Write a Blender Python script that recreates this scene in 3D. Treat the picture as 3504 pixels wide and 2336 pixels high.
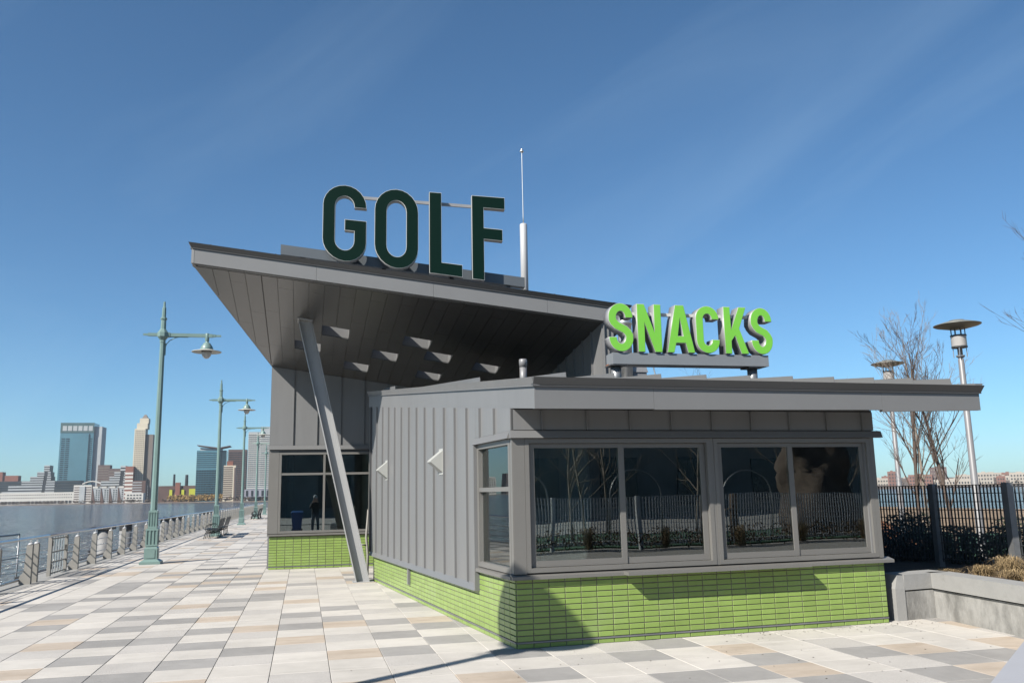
import bpy, bmesh, math, random
from mathutils import Vector, Matrix
R = math.radians
random.seed(7)
for o in list(bpy.data.objects): bpy.data.objects.remove(o)
sc = bpy.context.scene
col = sc.collection

# ------------------------------------------------------------------ camera
YAW, PITCH, ROLL = R(13.6605), R(10.0297), R(-1.1212)
CAM = Vector((-2.465, -10.180, 1.7955))
FPX = 2929.29 / 3504
_fw = Vector((math.sin(YAW)*math.cos(PITCH), math.cos(YAW)*math.cos(PITCH), math.sin(PITCH)))
_r = Vector((math.cos(YAW), -math.sin(YAW), 0)); _u = _r.cross(_fw)
_r2 = math.cos(ROLL)*_r + math.sin(ROLL)*_u
_u2 = -math.sin(ROLL)*_r + math.cos(ROLL)*_u
cd = bpy.data.cameras.new('camera'); cam = bpy.data.objects.new('camera', cd); col.objects.link(cam)
cam.matrix_world = Matrix(((_r2.x, _u2.x, -_fw.x, CAM.x), (_r2.y, _u2.y, -_fw.y, CAM.y), (_r2.z, _u2.z, -_fw.z, CAM.z), (0, 0, 0, 1)))
cd.sensor_width = 36; cd.lens = 36*FPX; cd.clip_start = .05; cd.clip_end = 12000
sc.camera = cam

# ------------------------------------------------------------------ sky, sun, exposure
SUN_AZ, SUN_EL = R(34.0), R(38.8)          # direction the light travels (from +X towards +Y), elevation
w = bpy.data.worlds.new('World'); sc.world = w; w.use_nodes = True
nt = w.node_tree; nt.nodes.clear()
sky = nt.nodes.new('ShaderNodeTexSky'); sky.sky_type = 'NISHITA'; sky.sun_disc = False
sky.sun_elevation = SUN_EL; sky.sun_rotation = math.atan2(-math.cos(SUN_AZ), -math.sin(SUN_AZ)) % (2*math.pi)
sky.air_density = .8; sky.dust_density = .5; sky.ozone_density = 5; sky.altitude = 0
tc = nt.nodes.new('ShaderNodeTexCoord')
mp = nt.nodes.new('ShaderNodeCombineXYZ')                       # thin cirrus, drawn out along one direction of the wind
for i_, (e_, k_) in enumerate((((.784, -.289, .526), .55), ((-.569, -.010, .828), 4.2), ((.2326, .9569, .174), 2.4))):
    dp = nt.nodes.new('ShaderNodeVectorMath'); dp.operation = 'DOT_PRODUCT'; dp.inputs[1].default_value = tuple(q*k_ for q in e_)
    nt.links.new(tc.outputs['Generated'], dp.inputs[0]); nt.links.new(dp.outputs['Value'], mp.inputs[i_])
nz = nt.nodes.new('ShaderNodeTexNoise'); nz.inputs['Scale'].default_value = 1.6; nz.inputs['Detail'].default_value = 7; nz.inputs['Roughness'].default_value = .55; nz.inputs['Distortion'].default_value = .6
cr = nt.nodes.new('ShaderNodeValToRGB'); cr.color_ramp.elements[0].position = .50; cr.color_ramp.elements[1].position = .80
cr.color_ramp.elements[0].color = (0, 0, 0, 1); cr.color_ramp.elements[1].color = (.095, .095, .095, 1)
mx = nt.nodes.new('ShaderNodeMix'); mx.data_type = 'RGBA'; mx.inputs[7].default_value = (5.2, 7.0, 8.4, 1)
bg = nt.nodes.new('ShaderNodeBackground'); bg.inputs['Strength'].default_value = .064
ow = nt.nodes.new('ShaderNodeOutputWorld')
L = nt.links.new
ofs = nt.nodes.new('ShaderNodeVectorMath'); ofs.operation = 'ADD'; ofs.inputs[1].default_value = (1.2, 5.1, 3.3)
L(mp.outputs[0], ofs.inputs[0]); L(ofs.outputs[0], nz.inputs['Vector']); L(nz.outputs['Fac'], cr.inputs['Fac'])
L(cr.outputs['Color'], mx.inputs[0]); tn = nt.nodes.new('ShaderNodeVectorMath'); tn.operation = 'MULTIPLY'; tn.inputs[1].default_value = (.79, 1.04, 1.06)   # camera white balance
L(sky.outputs['Color'], tn.inputs[0]); L(tn.outputs[0], mx.inputs[6]); L(mx.outputs[2], bg.inputs['Color']); L(bg.outputs['Background'], ow.inputs['Surface'])
sd = bpy.data.lights.new('sun', 'SUN'); sd.energy = 5.0; sd.angle = R(.53); sd.color = (1, .945, .86)
so = bpy.data.objects.new('sun', sd); col.objects.link(so)
sdir = Vector((math.cos(SUN_AZ)*math.cos(SUN_EL), math.sin(SUN_AZ)*math.cos(SUN_EL), -math.sin(SUN_EL)))
so.rotation_euler = sdir.to_track_quat('-Z', 'Y').to_euler(); so.location = (-20, -12, 30)
sc.view_settings.view_transform = 'Standard'; sc.view_settings.look = 'None'
sc.view_settings.exposure = 1.0; sc.view_settings.gamma = 1.0; sc.view_settings.use_curve_mapping = False
sc.render.engine = 'CYCLES'

# ------------------------------------------------------------------ materials
MATS = {}
ALB = .505      # the list below was mixed for a darker exposure
def pbr(name, c, rough=.5, metal=0., var=.06, vs=2.5, bump=0., bs=30., spec=.5, rnd=0., tint=None, tint_s=.8, tint_t=(.5, .7), stretch=None, island=0.):
    c = tuple(q*ALB for q in c); tint = tuple(q*ALB for q in tint) if tint else None
    m = bpy.data.materials.new(name); m.use_nodes = True; MATS[name] = m
    t = m.node_tree; N = t.nodes; K = t.links.new
    b = N['Principled BSDF']; b.inputs['Roughness'].default_value = rough; b.inputs['Metallic'].default_value = metal
    b.inputs['Specular IOR Level'].default_value = spec
    g = N.new('ShaderNodeNewGeometry'); pos = g.outputs['Position']
    if stretch:
        q = N.new('ShaderNodeMapping'); q.inputs['Scale'].default_value = stretch; K(pos, q.inputs['Vector']); pos = q.outputs['Vector']
    n1 = N.new('ShaderNodeTexNoise'); n1.inputs['Scale'].default_value = vs; n1.inputs['Detail'].default_value = 6; n1.inputs['Roughness'].default_value = .62
    K(pos, n1.inputs['Vector'])
    mr = N.new('ShaderNodeMapRange'); mr.inputs[1].default_value = .25; mr.inputs[2].default_value = .75; mr.inputs[3].default_value = 1-var*1.6; mr.inputs[4].default_value = 1+var*1.6
    K(n1.outputs['Fac'], mr.inputs[0]); val = mr.outputs[0]
    if rnd or island:
        if rnd:
            oi = N.new('ShaderNodeObjectInfo'); src = oi.outputs['Random']; amt = rnd
        else:
            src = g.outputs['Random Per Island']; amt = island
        r2 = N.new('ShaderNodeMapRange'); r2.inputs[3].default_value = 1-amt; r2.inputs[4].default_value = 1+amt; K(src, r2.inputs[0])
        mu = N.new('ShaderNodeMath'); mu.operation = 'MULTIPLY'; K(val, mu.inputs[0]); K(r2.outputs[0], mu.inputs[1]); val = mu.outputs[0]
    vm = N.new('ShaderNodeVectorMath'); vm.operation = 'SCALE'; vm.inputs[0].default_value = c[:3]; K(val, vm.inputs['Scale'])
    out = vm.outputs[0]
    if tint:
        n2 = N.new('ShaderNodeTexNoise'); n2.inputs['Scale'].default_value = tint_s; n2.inputs['Detail'].default_value = 8; n2.inputs['Roughness'].default_value = .7; K(pos, n2.inputs['Vector'])
        rp = N.new('ShaderNodeMapRange'); rp.inputs[1].default_value = tint_t[0]; rp.inputs[2].default_value = tint_t[1]; K(n2.outputs['Fac'], rp.inputs[0])
        mi = N.new('ShaderNodeMix'); mi.data_type = 'RGBA'; mi.inputs[7].default_value = (*tint, 1); K(rp.outputs[0], mi.inputs[0]); K(out, mi.inputs[6]); out = mi.outputs[2]
    if name.startswith('paver'):
        gq = N.new('ShaderNodeNewGeometry'); vo = N.new('ShaderNodeTexVoronoi'); vo.inputs['Scale'].default_value = 1.9; K(gq.outputs['Position'], vo.inputs['Vector'])
        sp = N.new('ShaderNodeMapRange'); sp.inputs[1].default_value = .018; sp.inputs[2].default_value = .045; sp.inputs[3].default_value = .66; sp.inputs[4].default_value = 1.0; K(vo.outputs['Distance'], sp.inputs[0])
        na = N.new('ShaderNodeTexNoise'); na.inputs['Scale'].default_value = .75; na.inputs['Detail'].default_value = 9; na.inputs['Roughness'].default_value = .68; K(gq.outputs['Position'], na.inputs['Vector'])
        sa = N.new('ShaderNodeMapRange'); sa.inputs[1].default_value = .36; sa.inputs[2].default_value = .58; sa.inputs[3].default_value = .86; sa.inputs[4].default_value = 1.02; K(na.outputs['Fac'], sa.inputs[0])
        mm = N.new('ShaderNodeMath'); mm.operation = 'MULTIPLY'; K(sp.outputs[0], mm.inputs[0]); K(sa.outputs[0], mm.inputs[1])
        ve = N.new('ShaderNodeVectorMath'); ve.operation = 'SCALE'; K(out, ve.inputs[0]); K(mm.outputs[0], ve.inputs['Scale']); out = ve.outputs[0]
    K(out, b.inputs['Base Color'])
    if bump:
        n3 = N.new('ShaderNodeTexNoise'); n3.inputs['Scale'].default_value = bs; n3.inputs['Detail'].default_value = 5; K(pos, n3.inputs['Vector'])
        bp = N.new('ShaderNodeBump'); bp.inputs['Strength'].default_value = bump; bp.inputs['Distance'].default_value = .02; K(n3.outputs['Fac'], bp.inputs['Height']); K(bp.outputs['Normal'], b.inputs['Normal'])
    return m
def glass(name, tint, ior=1.55, wav=.010, ws=.9):
    m = bpy.data.materials.new(name); m.use_nodes = True; MATS[name] = m
    t = m.node_tree; N = t.nodes; K = t.links.new; N.remove(N['Principled BSDF'])
    fr = N.new('ShaderNodeFresnel'); fr.inputs['IOR'].default_value = ior
    tr = N.new('ShaderNodeBsdfTransparent'); tr.inputs['Color'].default_value = (*tint, 1)
    gl = N.new('ShaderNodeBsdfGlossy'); gl.inputs['Roughness'].default_value = .003; gl.inputs['Color'].default_value = (.95, 1, .98, 1)
    g = N.new('ShaderNodeNewGeometry'); n = N.new('ShaderNodeTexNoise'); n.inputs['Scale'].default_value = ws; n.inputs['Detail'].default_value = 1
    K(g.outputs['Position'], n.inputs['Vector'])
    bp = N.new('ShaderNodeBump'); bp.inputs['Strength'].default_value = wav; bp.inputs['Distance'].default_value = .3; K(n.outputs['Fac'], bp.inputs['Height']); K(bp.outputs['Normal'], gl.inputs['Normal'])
    ms = N.new('ShaderNodeMixShader'); K(fr.outputs[0], ms.inputs[0]); K(tr.outputs[0], ms.inputs[1]); K(gl.outputs[0], ms.inputs[2]); K(ms.outputs[0], N['Material Output'].inputs['Surface'])
    return m
pbr('clad', (.27, .272, .275), .42, .0, .045, .8, .16, 1.4, .5, rnd=.025, tint=(.245, .247, .25), tint_s=1.2, tint_t=(.5, .8), stretch=(3, 3, .5))
pbr('clad_trim', (.25, .252, .255), .40, 0, .03, 1.2, .06, 2.0)
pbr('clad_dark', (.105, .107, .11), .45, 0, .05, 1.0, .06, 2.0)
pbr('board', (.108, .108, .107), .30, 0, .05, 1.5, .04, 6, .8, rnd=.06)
pbr('frame', (.245, .238, .225), .38, 0, .03, 2.0)
pbr('brick_green', (.345, .50, .125), .30, 0, .05, 3.0, .06, 9, .5, rnd=.085, tint=(.40, .54, .20), tint_s=1.7, tint_t=(.52, .80))
pbr('brick_green_joined', (.345, .50, .125), .30, 0, .05, 3.0, .06, 9, .5, island=.085, tint=(.40, .54, .20), tint_s=1.7, tint_t=(.52, .80))
pbr('mortar', (.25, .225, .18), .9, 0, .12, 20)
pbr('inside', (.34, .40, .40), .8, 0, .1, 1)
pbr('course_fence', (.62, .64, .66), .5, .1, .05, 4)
pbr('backdrop_wall', (.30, .32, .30), .8, 0, .2, .3)  # for the added block that the windows mirror
pbr('scrub', (.26, .19, .12), .9, 0, .3, 3, island=.4)
pbr('inside_floor', (.10, .10, .095), .6, 0, .15, 2)
pbr('paver_white', (.81, .765, .705), .75, 0, .03, 1.6, .08, 60, .3, rnd=.04, tint=(.68, .64, .585), tint_s=1.3, tint_t=(.50, .78), stretch=(1, 4, 1))
pbr('paver_light', (.69, .655, .615), .8, 0, .10, 55, .25, 70, .3, rnd=.04)
pbr('paver_grey', (.465, .448, .43), .8, 0, .05, 4, .08, 60, .3, rnd=.07, tint=(.52, .50, .475), tint_s=1.1, tint_t=(.50, .75))
pbr('paver_tan', (.70, .595, .49), .75, 0, .06, 1.7, .08, 60, .3, rnd=.05, stretch=(1, 3, 1), tint=(.60, .495, .39), tint_s=1.3, tint_t=(.48, .70))
pbr('joint', (.36, .345, .32), .95, 0, .15, 12)
pbr('deck_concrete', (.43, .425, .41), .85, 0, .08, 2.5, .15, 40, .3)
pbr('concrete', (.52, .51, .485), .85, 0, .12, 3.0, .25, 25, .3, tint=(.27, .265, .25), tint_s=2.2, tint_t=(.42, .62), stretch=(1, 1, .5))
pbr('concrete_clean', (.47, .465, .45), .8, 0, .08, 2.5, .15, 25, .3, tint=(.36, .355, .34), tint_s=2.5)
pbr('white_bench', (.56, .565, .60), .6, 0, .02, 2, .03, 60)
pbr('teal', (.245, .37, .345), .38, 0, .05, 3, .03, 30)
pbr('shade_white', (.72, .72, .66), .5)
pbr('globe', (.70, .68, .66), .12, 0, .03, 4, spec=.8)
pbr('steel', (1.05, 1.05, 1.03), .32, .8, .06, 6)
pbr('rail_blue', (1.15, 1.19, 1.26), .26, .85, .05, 6)
pbr('galv', (.40, .41, .42), .45, .6, .10, 8)
pbr('post_grey', (.40, .385, .355), .7, 0, .06, 6, .1, 60, .3)
pbr('fence_dark', (.075, .08, .082), .5, .2, .1, 5)
pbr('pole_grey', (.30, .30, .31), .45, .1, .05, 3)
pbr('lamp_olive', (.33, .34, .31), .45, .3, .05, 3)
pbr('mast_white', (.66, .67, .69), .45, 0, .02, 2)
pbr('strut', (.52, .525, .53), .42, 0, .03, 2)
pbr('golf_green', (.0018, .020, .015), .6, 0, .03, 2, spec=.06)
pbr('snack_green', (.27, .78, .085), .40, 0, .02, 2)
pbr('letter_metal', (.42, .42, .43), .42, .25, .03, 3)
pbr('letter_rim', (.78, .79, .77), .4, 0, .02, 3)
pbr('beam_grey', (.15, .17, .19), .4, .2, .05, 2)
pbr('beam_light', (.36, .385, .41), .42, .2, .04, 2)
pbr('sconce', (.60, .61, .58), .5, 0, .02, 2)
pbr('iron', (.018, .02, .02), .45, .2, .1, 5)
pbr('slat_dark', (.03, .032, .03), .5, 0, .1, 5)
pbr('rust', (.35, .13, .05), .9, 0, .2, 20)
pbr('bark', (.135, .10, .082), .9, 0, .15, 12, .2, 40)
pbr('bark_pale', (.34, .29, .24), .9, 0, .18, 12, .2, 40)
pbr('leaf_dark', (.030, .045, .018), .6, 0, .25, 3, island=.45)
pbr('straw', (.46, .33, .17), .8, 0, .15, 6, island=.30)
pbr('mulch', (.11, .075, .05), .95, 0, .3, 9, .4, 30)
pbr('orange_ground', (.40, .155, .06), .95, 0, .25, 1.5, .4, 12)
pbr('course_ground', (.36, .25, .15), .95, 0, .35, .8, .4, 12)
pbr('turf', (.035, .12, .055), .9, 0, .15, 6, .3, 80)
pbr('pile', (.30, .30, .30), .7, 0, .12, 4)
pbr('pile_cap', (.03, .03, .032), .7)
pbr('black', (.012, .012, .014), .6)
pbr('rock', (.13, .10, .08), .95, 0, .25, 1.2, .8, 6)
pbr('wood_log', (.16, .10, .06), .85, 0, .2, 8)
pbr('skin', (.50, .32, .25), .55)
pbr('jeans', (.14, .17, .21), .85, 0, .1, 20)
pbr('jacket', (.012, .013, .014), .8)
pbr('bin_blue', (.02, .10, .34), .4)
pbr('bucket', (.62, .64, .64), .4)
glass('glass', (.72, .80, .79), 2.75)
glass('glass_golf', (.66, .76, .78), 2.5, .003)
# far shore
pbr('far_glass', (.13, .30, .38), .18, .15, .10, .02, spec=.7)
pbr('far_glass_dark', (.02, .05, .07), .2, .1, .25, .05, spec=.7)
pbr('far_glass_green', (.12, .20, .20), .25, .1, .12, .05)
pbr('far_white', (.88, .86, .80), .8, 0, .05, .05)
pbr('far_beige', (.88, .79, .62), .8, 0, .06, .03)
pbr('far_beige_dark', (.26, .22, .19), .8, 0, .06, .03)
pbr('far_grey', (.56, .60, .62), .7, 0, .08, .05)
pbr('far_dark', (.02, .028, .035), .5, 0, .2, .05)
pbr('town_pale', (.52, .47, .41), .85, 0, .08, .05)
pbr('town_brick', (.28, .15, .12), .85, 0, .1, .05)
pbr('far_brown', (.16, .11, .105), .8, 0, .1, .05)
pbr('far_brick', (.33, .13, .09), .85, 0, .12, .05)
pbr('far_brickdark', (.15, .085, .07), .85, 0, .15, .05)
pbr('far_yellow', (.66, .70, .04), .7)
pbr('far_lilac', (.40, .40, .47), .7, 0, .06, .05)
pbr('far_tree', (.42, .27, .09), .9, 0, .3, .15, island=.3)
pbr('far_bare', (.16, .125, .10), .95, 0, .25, .1, island=.3)
pbr('shore', (.16, .125, .10), .95, 0, .3, .05)
m = pbr('water', (.125, .122, .120), .13, 0, .16, .012, 0, 1, .5, stretch=(.6, 1.6, 1))
_t = m.node_tree; _b = _t.nodes['Principled BSDF']; _g = _t.nodes.new('ShaderNodeNewGeometry')
_mp = _t.nodes.new('ShaderNodeMapping'); _mp.inputs['Scale'].default_value = (.55, 1.0, 1); _t.links.new(_g.outputs['Position'], _mp.inputs['Vector'])
_h = None
for s_, k_ in ((.16, 1.0), (.7, .45), (2.6, .16)):
    _n = _t.nodes.new('ShaderNodeTexNoise'); _n.inputs['Scale'].default_value = s_; _n.inputs['Detail'].default_value = 3; _t.links.new(_mp.outputs[0], _n.inputs['Vector'])
    _mm = _t.nodes.new('ShaderNodeMath'); _mm.operation = 'MULTIPLY_ADD'; _mm.inputs[1].default_value = k_; _t.links.new(_n.outputs['Fac'], _mm.inputs[0])
    if _h: _t.links.new(_h, _mm.inputs[2])
    else: _mm.inputs[2].default_value = 0
    _h = _mm.outputs[0]
_bp = _t.nodes.new('ShaderNodeBump'); _bp.inputs['Strength'].default_value = 1.0; _bp.inputs['Distance'].default_value = 5.0; _t.links.new(_h, _bp.inputs['Height']); _t.links.new(_bp.outputs[0], _b.inputs['Normal'])

# ------------------------------------------------------------------ mesh helpers
class MB:
    def __init__(s): s.v = []; s.f = []; s.m = []
    def add(s, vs, fs, mi=0):
        k = len(s.v); s.v += [tuple(p) for p in vs]; s.f += [tuple(i+k for i in f) for f in fs]; s.m += [mi]*len(fs); return s
    def hexa(s, b, t, mi=0):
        return s.add(list(b)+list(t), [(3, 2, 1, 0), (4, 5, 6, 7), (0, 1, 5, 4), (1, 2, 6, 5), (2, 3, 7, 6), (3, 0, 4, 7)], mi)
    def box(s, x0, x1, y0, y1, z0, z1, mi=0):
        return s.hexa([(x0, y0, z0), (x1, y0, z0), (x1, y1, z0), (x0, y1, z0)], [(x0, y0, z1), (x1, y0, z1), (x1, y1, z1), (x0, y1, z1)], mi)
    def prism(s, poly, z0, z1, mi=0):
        n = len(poly); zf0 = z0 if callable(z0) else (lambda x, y: z0); zf1 = z1 if callable(z1) else (lambda x, y: z1)
        return s.add([(x, y, zf0(x, y)) for x, y in poly]+[(x, y, zf1(x, y)) for x, y in poly], [tuple(range(n-1, -1, -1)), tuple(range(n, 2*n))]+[(i, (i+1) % n, n+(i+1) % n, n+i) for i in range(n)], mi)
    def tube(s, pts, rad, n=8, mi=0, caps=True):
        P = [Vector(p) for p in pts]; k = len(P); rs = rad if isinstance(rad, (list, tuple)) else [rad]*k
        vs = []; a = None
        for i in range(k):
            d = (P[min(i+1, k-1)]-P[max(i-1, 0)]).normalized()
            if a is None: a = d.orthogonal().normalized()
            else: a = (a-d*a.dot(d)).normalized()
            b = d.cross(a)
            vs += [P[i]+(a*math.cos(2*math.pi*j/n)+b*math.sin(2*math.pi*j/n))*rs[i] for j in range(n)]
        fs = [(i*n+j, i*n+(j+1) % n, (i+1)*n+(j+1) % n, (i+1)*n+j) for i in range(k-1) for j in range(n)]
        if caps: fs += [tuple(range(n-1, -1, -1)), tuple((k-1)*n+j for j in range(n))]
        return s.add(vs, fs, mi)
    def lathe(s, cx, cy, prof, n=16, mi=0, rot=0.):
        k = len(prof); vs = []
        for r, z in prof: vs += [(cx+r*math.cos(2*math.pi*j/n+rot), cy+r*math.sin(2*math.pi*j/n+rot), z) for j in range(n)]
        fs = [(i*n+j, i*n+(j+1) % n, (i+1)*n+(j+1) % n, (i+1)*n+j) for i in range(k-1) for j in range(n)]
        fs += [tuple(range(n-1, -1, -1)), tuple((k-1)*n+j for j in range(n))]
        return s.add(vs, fs, mi)
    def build(s, name, mats, parent=None, off=(0, 0, 0), smooth=False, fix=True):
        me = bpy.data.meshes.new(name)
        me.from_pydata([(a-off[0], b-off[1], c-off[2]) for a, b, c in s.v], [], s.f)
        for mt in (mats if isinstance(mats, (list, tuple)) else [mats]): me.materials.append(MATS[mt])
        if any(s.m): me.polygons.foreach_set('material_index', s.m)
        if fix:
            bm = bmesh.new(); bm.from_mesh(me); bmesh.ops.recalc_face_normals(bm, faces=bm.faces); bm.to_mesh(me); bm.free()
        if smooth: me.polygons.foreach_set('use_smooth', [True]*len(me.polygons))
        me.update()
        return link(name, me, parent)
def link(name, me, parent=None):
    o = bpy.data.objects.new(name, me); col.objects.link(o)
    if parent is not None: o.parent = parent
    return o
def tag(o, label=None, cat=None, group=None, kind=None):
    if label: o['label'] = label
    if cat: o['category'] = cat
    if group: o['group'] = group
    if kind: o['kind'] = kind
    return o
def thing(name, label, cat, loc=(0, 0, 0), group=None, rz=0.):
    o = bpy.data.objects.new(name, None); col.objects.link(o); o.location = loc; o.rotation_euler = (0, 0, rz); o.empty_display_size = .2
    return tag(o, label, cat, group)
def copy_tree(o, parent=None):
    c = o.copy(); col.objects.link(c)
    if parent is not None: c.parent = parent
    for ch in list(o.children): copy_tree(ch, c)
    return c
class Frame:
    """wall frame: u along the wall, n outwards, z up"""
    def __init__(s, ox, oy, ux, uy, flip=1):
        l = math.hypot(ux, uy); s.o = (ox, oy); s.u = (ux/l, uy/l); s.n = (uy/l*flip, -ux/l*flip)
    def p(s, u, n, z): return (s.o[0]+s.u[0]*u+s.n[0]*n, s.o[1]+s.u[1]*u+s.n[1]*n, z)
    def box(s, mb, u0, u1, n0, n1, z0, z1, mi=0):
        a = z0 if isinstance(z0, tuple) else (z0, z0); b = z1 if isinstance(z1, tuple) else (z1, z1)
        return mb.hexa([s.p(u0, n0, a[0]), s.p(u1, n0, a[1]), s.p(u1, n1, a[1]), s.p(u0, n1, a[0])], [s.p(u0, n0, b[0]), s.p(u1, n0, b[1]), s.p(u1, n1, b[1]), s.p(u0, n1, b[0])], mi)
def fbox(F, *a): mb = MB(); F.box(mb, *a); return mb
def sees(p):
    d = Vector(p)-CAM; z = d.dot(_fw)
    if z < .1: return None
    return d.dot(_r2)/z*FPX, -d.dot(_u2)/z*FPX, z          # in frame widths from the centre

# ------------------------------------------------------------------ the setting
mb = MB(); mb.add([(-3200, -600, -2.8), (3200, -600, -2.8), (3200, 3000, -2.8), (-3200, 3000, -2.8)], [(0, 1, 2, 3)])
tag(mb.build('river', 'water', fix=False), kind='structure')
PX0, PX1, PY0, PY1 = -8.95, 46., -70., 175.
mb = MB(); mb.box(PX0, PX1, PY0, PY1, -1.1, -.036)
pier = tag(mb.build('pier_deck', 'joint'), kind='structure')
tag(MB().box(-8.95, -8.262, PY0, PY1, -.035, .004).build('deck_edge', 'deck_concrete'), kind='structure')
# pier piles under the deck edge are below view; a fascia beam closes the edge
tag(MB().box(-9.05, -8.952, PY0, PY1, -1.2, .012).build('deck_fascia', 'deck_concrete'), kind='structure')

# paving: square slabs on a regular grid
TL = .61; GX, GY = -2.157, 4.339
PAT = {  # colours read from the photograph; row numbers grow towards the viewer
 0: (-1, 'GWGTWLWTWWTW'), -1: (-1, 'WGLGWTLWWLWG'), -2: (-8, 'WTLGGWWLWWTLWGLWWL'), -3: (-10, 'WGLWWLGLGWTWGWGWGWTW'),
 -4: (-3, 'TLWGWLGLWLGW'), -5: (-1, 'GLGWGWGWGL'), -6: (-1, 'WWLWTLWTWG'), -7: (-1, 'TGWLWLWG'),
 1: (-1, 'WLWGWGWGLWWT'), 2: (-1, 'GLWTGWGWWWTW'), 3: (4, 'WLWGWGW'), 4: (6, 'WWLWWG'), 5: (6, 'GLGWGW'), 6: (7, 'GWWGW'), 7: (7, 'WTGTG'),
 8: (7, 'WWWWL'), 9: (7, 'WLGLG'), 10: (7, 'WWTGT'), 11: (7, 'LWWGL')}
KEY = {'W': 0, 'L': 1, 'G': 2, 'T': 3}
PM = ['paver_white', 'paver_light', 'paver_grey', 'paver_tan']
def inside(poly, x, y):
    c = False; n = len(poly)
    for i in range(n):
        (x1, y1), (x2, y2) = poly[i], poly[(i+1) % n]
        if (y1 > y) != (y2 > y) and x < (x2-x1)*(y-y1)/(y2-y1)+x1: c = not c
    return c
SNACK_PLAN = [(.0, .0), (5.17, .234), (5.05, 9.6), (-.98, 9.2)]
PLANTER = [(5.45, .25), (6.33, .38), (6.05, -2.2), (30, -4), (30, 40), (5.45, 40)]
slabs = []
for c in range(-10, 22):
    for r in range(-190, 26):
        x0 = GX+TL*c; y1 = GY-TL*r; y0 = y1-TL; xc, yc = x0+TL/2, y0+TL/2
        if x0 > 9 and yc > 0: continue
        if yc > 60 and x0 > -1: continue
        if all(inside(SNACK_PLAN, a, b) for a in (x0-.02, x0+TL+.02) for b in (y0-.02, y1+.02)): continue
        if all(inside(PLANTER, a, b) for a in (x0-.05, x0+TL+.05) for b in (y0-.05, y1+.05)): continue
        k = None
        if c in PAT:
            s0, st = PAT[c]
            if s0 <= r < s0+len(st): k = KEY[st[r-s0]]
        if k is None: k = random.choices((0, 1, 2, 3), (45, 19, 25, 11))[0]
        q = sees((xc, yc, 0)); area = 0
        if q and abs(q[0]) < .53 and abs(q[1]) < .36: area = FPX**2*TL*TL*1.8/q[2]**3
        slabs.append((area, x0, y0, k))
slabs.sort(key=lambda s: -s[0])
g = .0025
def slab_mb(w):
    m_ = MB(); b = .004
    m_.add([(g, g, -.05), (w-g, g, -.05), (w-g, w-g, -.05), (g, w-g, -.05), (g, g, -b), (w-g, g, -b), (w-g, w-g, -b), (g, w-g, -b), (g+b, g+b, 0), (w-g-b, g+b, 0), (w-g-b, w-g-b, 0), (g+b, w-g-b, 0)],
           [(0, 1, 5, 4), (1, 2, 6, 5), (2, 3, 7, 6), (3, 0, 4, 7), (4, 5, 9, 8), (5, 6, 10, 9), (6, 7, 11, 10), (7, 4, 8, 11), (8, 9, 10, 11)])
    return m_
pave = bpy.data.objects.new('promenade', None); col.objects.link(pave); tag(pave, kind='structure'); pave.location = (0, 0, 0)
smesh = []
for k in range(4):
    o = slab_mb(TL).build('paving_slab', PM[k], pave, fix=False); smesh.append(o.data); bpy.data.objects.remove(o)
for a, x0, y0, k in slabs[:300]:
    o = link('paving_slab', smesh[k], pave); o.location = (x0, y0, random.uniform(-.0012, .0012))
mb = MB(); unit = slab_mb(TL)
for a, x0, y0, k in slabs[300:]:
    dz = random.uniform(-.001, .001); mb.add([(x+x0, y+y0, z+dz) for x, y, z in unit.v], unit.f if y0 < 20 else [(8, 9, 10, 11), (4, 5, 9, 8)], k)
tag(mb.build('paving_slabs_beyond', PM, pave, fix=False), kind='stuff')

# ------------------------------------------------------------------ snack building
SF = Frame(0, 0, 1, .0453)             # front wall, faces the viewer
WF = Frame(0, 0, -.963, 9.017, -1)     # long wall, faces the river
EF = Frame(5.165, .234, -.09, 9.3)     # far side wall
LS, LW = 5.17, 9.07
zf = lambda y: 2.741+.1017*(y+.755)    # underside of the sloping roof
B0 = (0, 0, 0)
snack = thing('snack_building', 'grey metal clad snack pavilion with green glazed brick base and big sliding windows', 'building')
def P(mbx, name, mats, parent=snack, **k): return mbx.build(name, mats, parent, **k)
CH, BL = .0667, .2035                  # brick course and length with joints
def bricks(F, u_end, z_top, parent, limit, n_face=.012, joined='bricks_beyond', z0=.075, u0=0.):
    """running grid of stacked glazed bricks: list of boxes (u0,u1,z0,z1)"""
    lst = []; j = .0055
    nrow = int(round((z_top-z0)/CH)); ncol = int(math.ceil((u_end-u0)/BL))
    for i in range(ncol):
        a = u0+i*BL+j; b = min(u0+(i+1)*BL-j, u_end-.002)
        if b-a < .02: continue
        lst.append((a, b, .004, .052))
        for r in range(nrow):
            lst.append((a, b, z0+r*CH+j, min(z0+(r+1)*CH-j, z_top-.003)))
    return [(F, n_face)+t for t in lst]
allb = bricks(SF, LS, .80, snack, 300)
wb = bricks(WF, LW, .80, snack, 300)
wb = [t for t in wb if not (t[2] > 1.42 and t[5] > .60)]
def rank(t):
    F, n, a, b, z0, z1 = t; q = sees(F.p((a+b)/2, 0, (z0+z1)/2)); q2 = sees(F.p(a, 0, z0)); q3 = sees(F.p(b, 0, z1))
    return abs(q3[0]-q2[0])*abs((z1-z0)*FPX/q[2])
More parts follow.
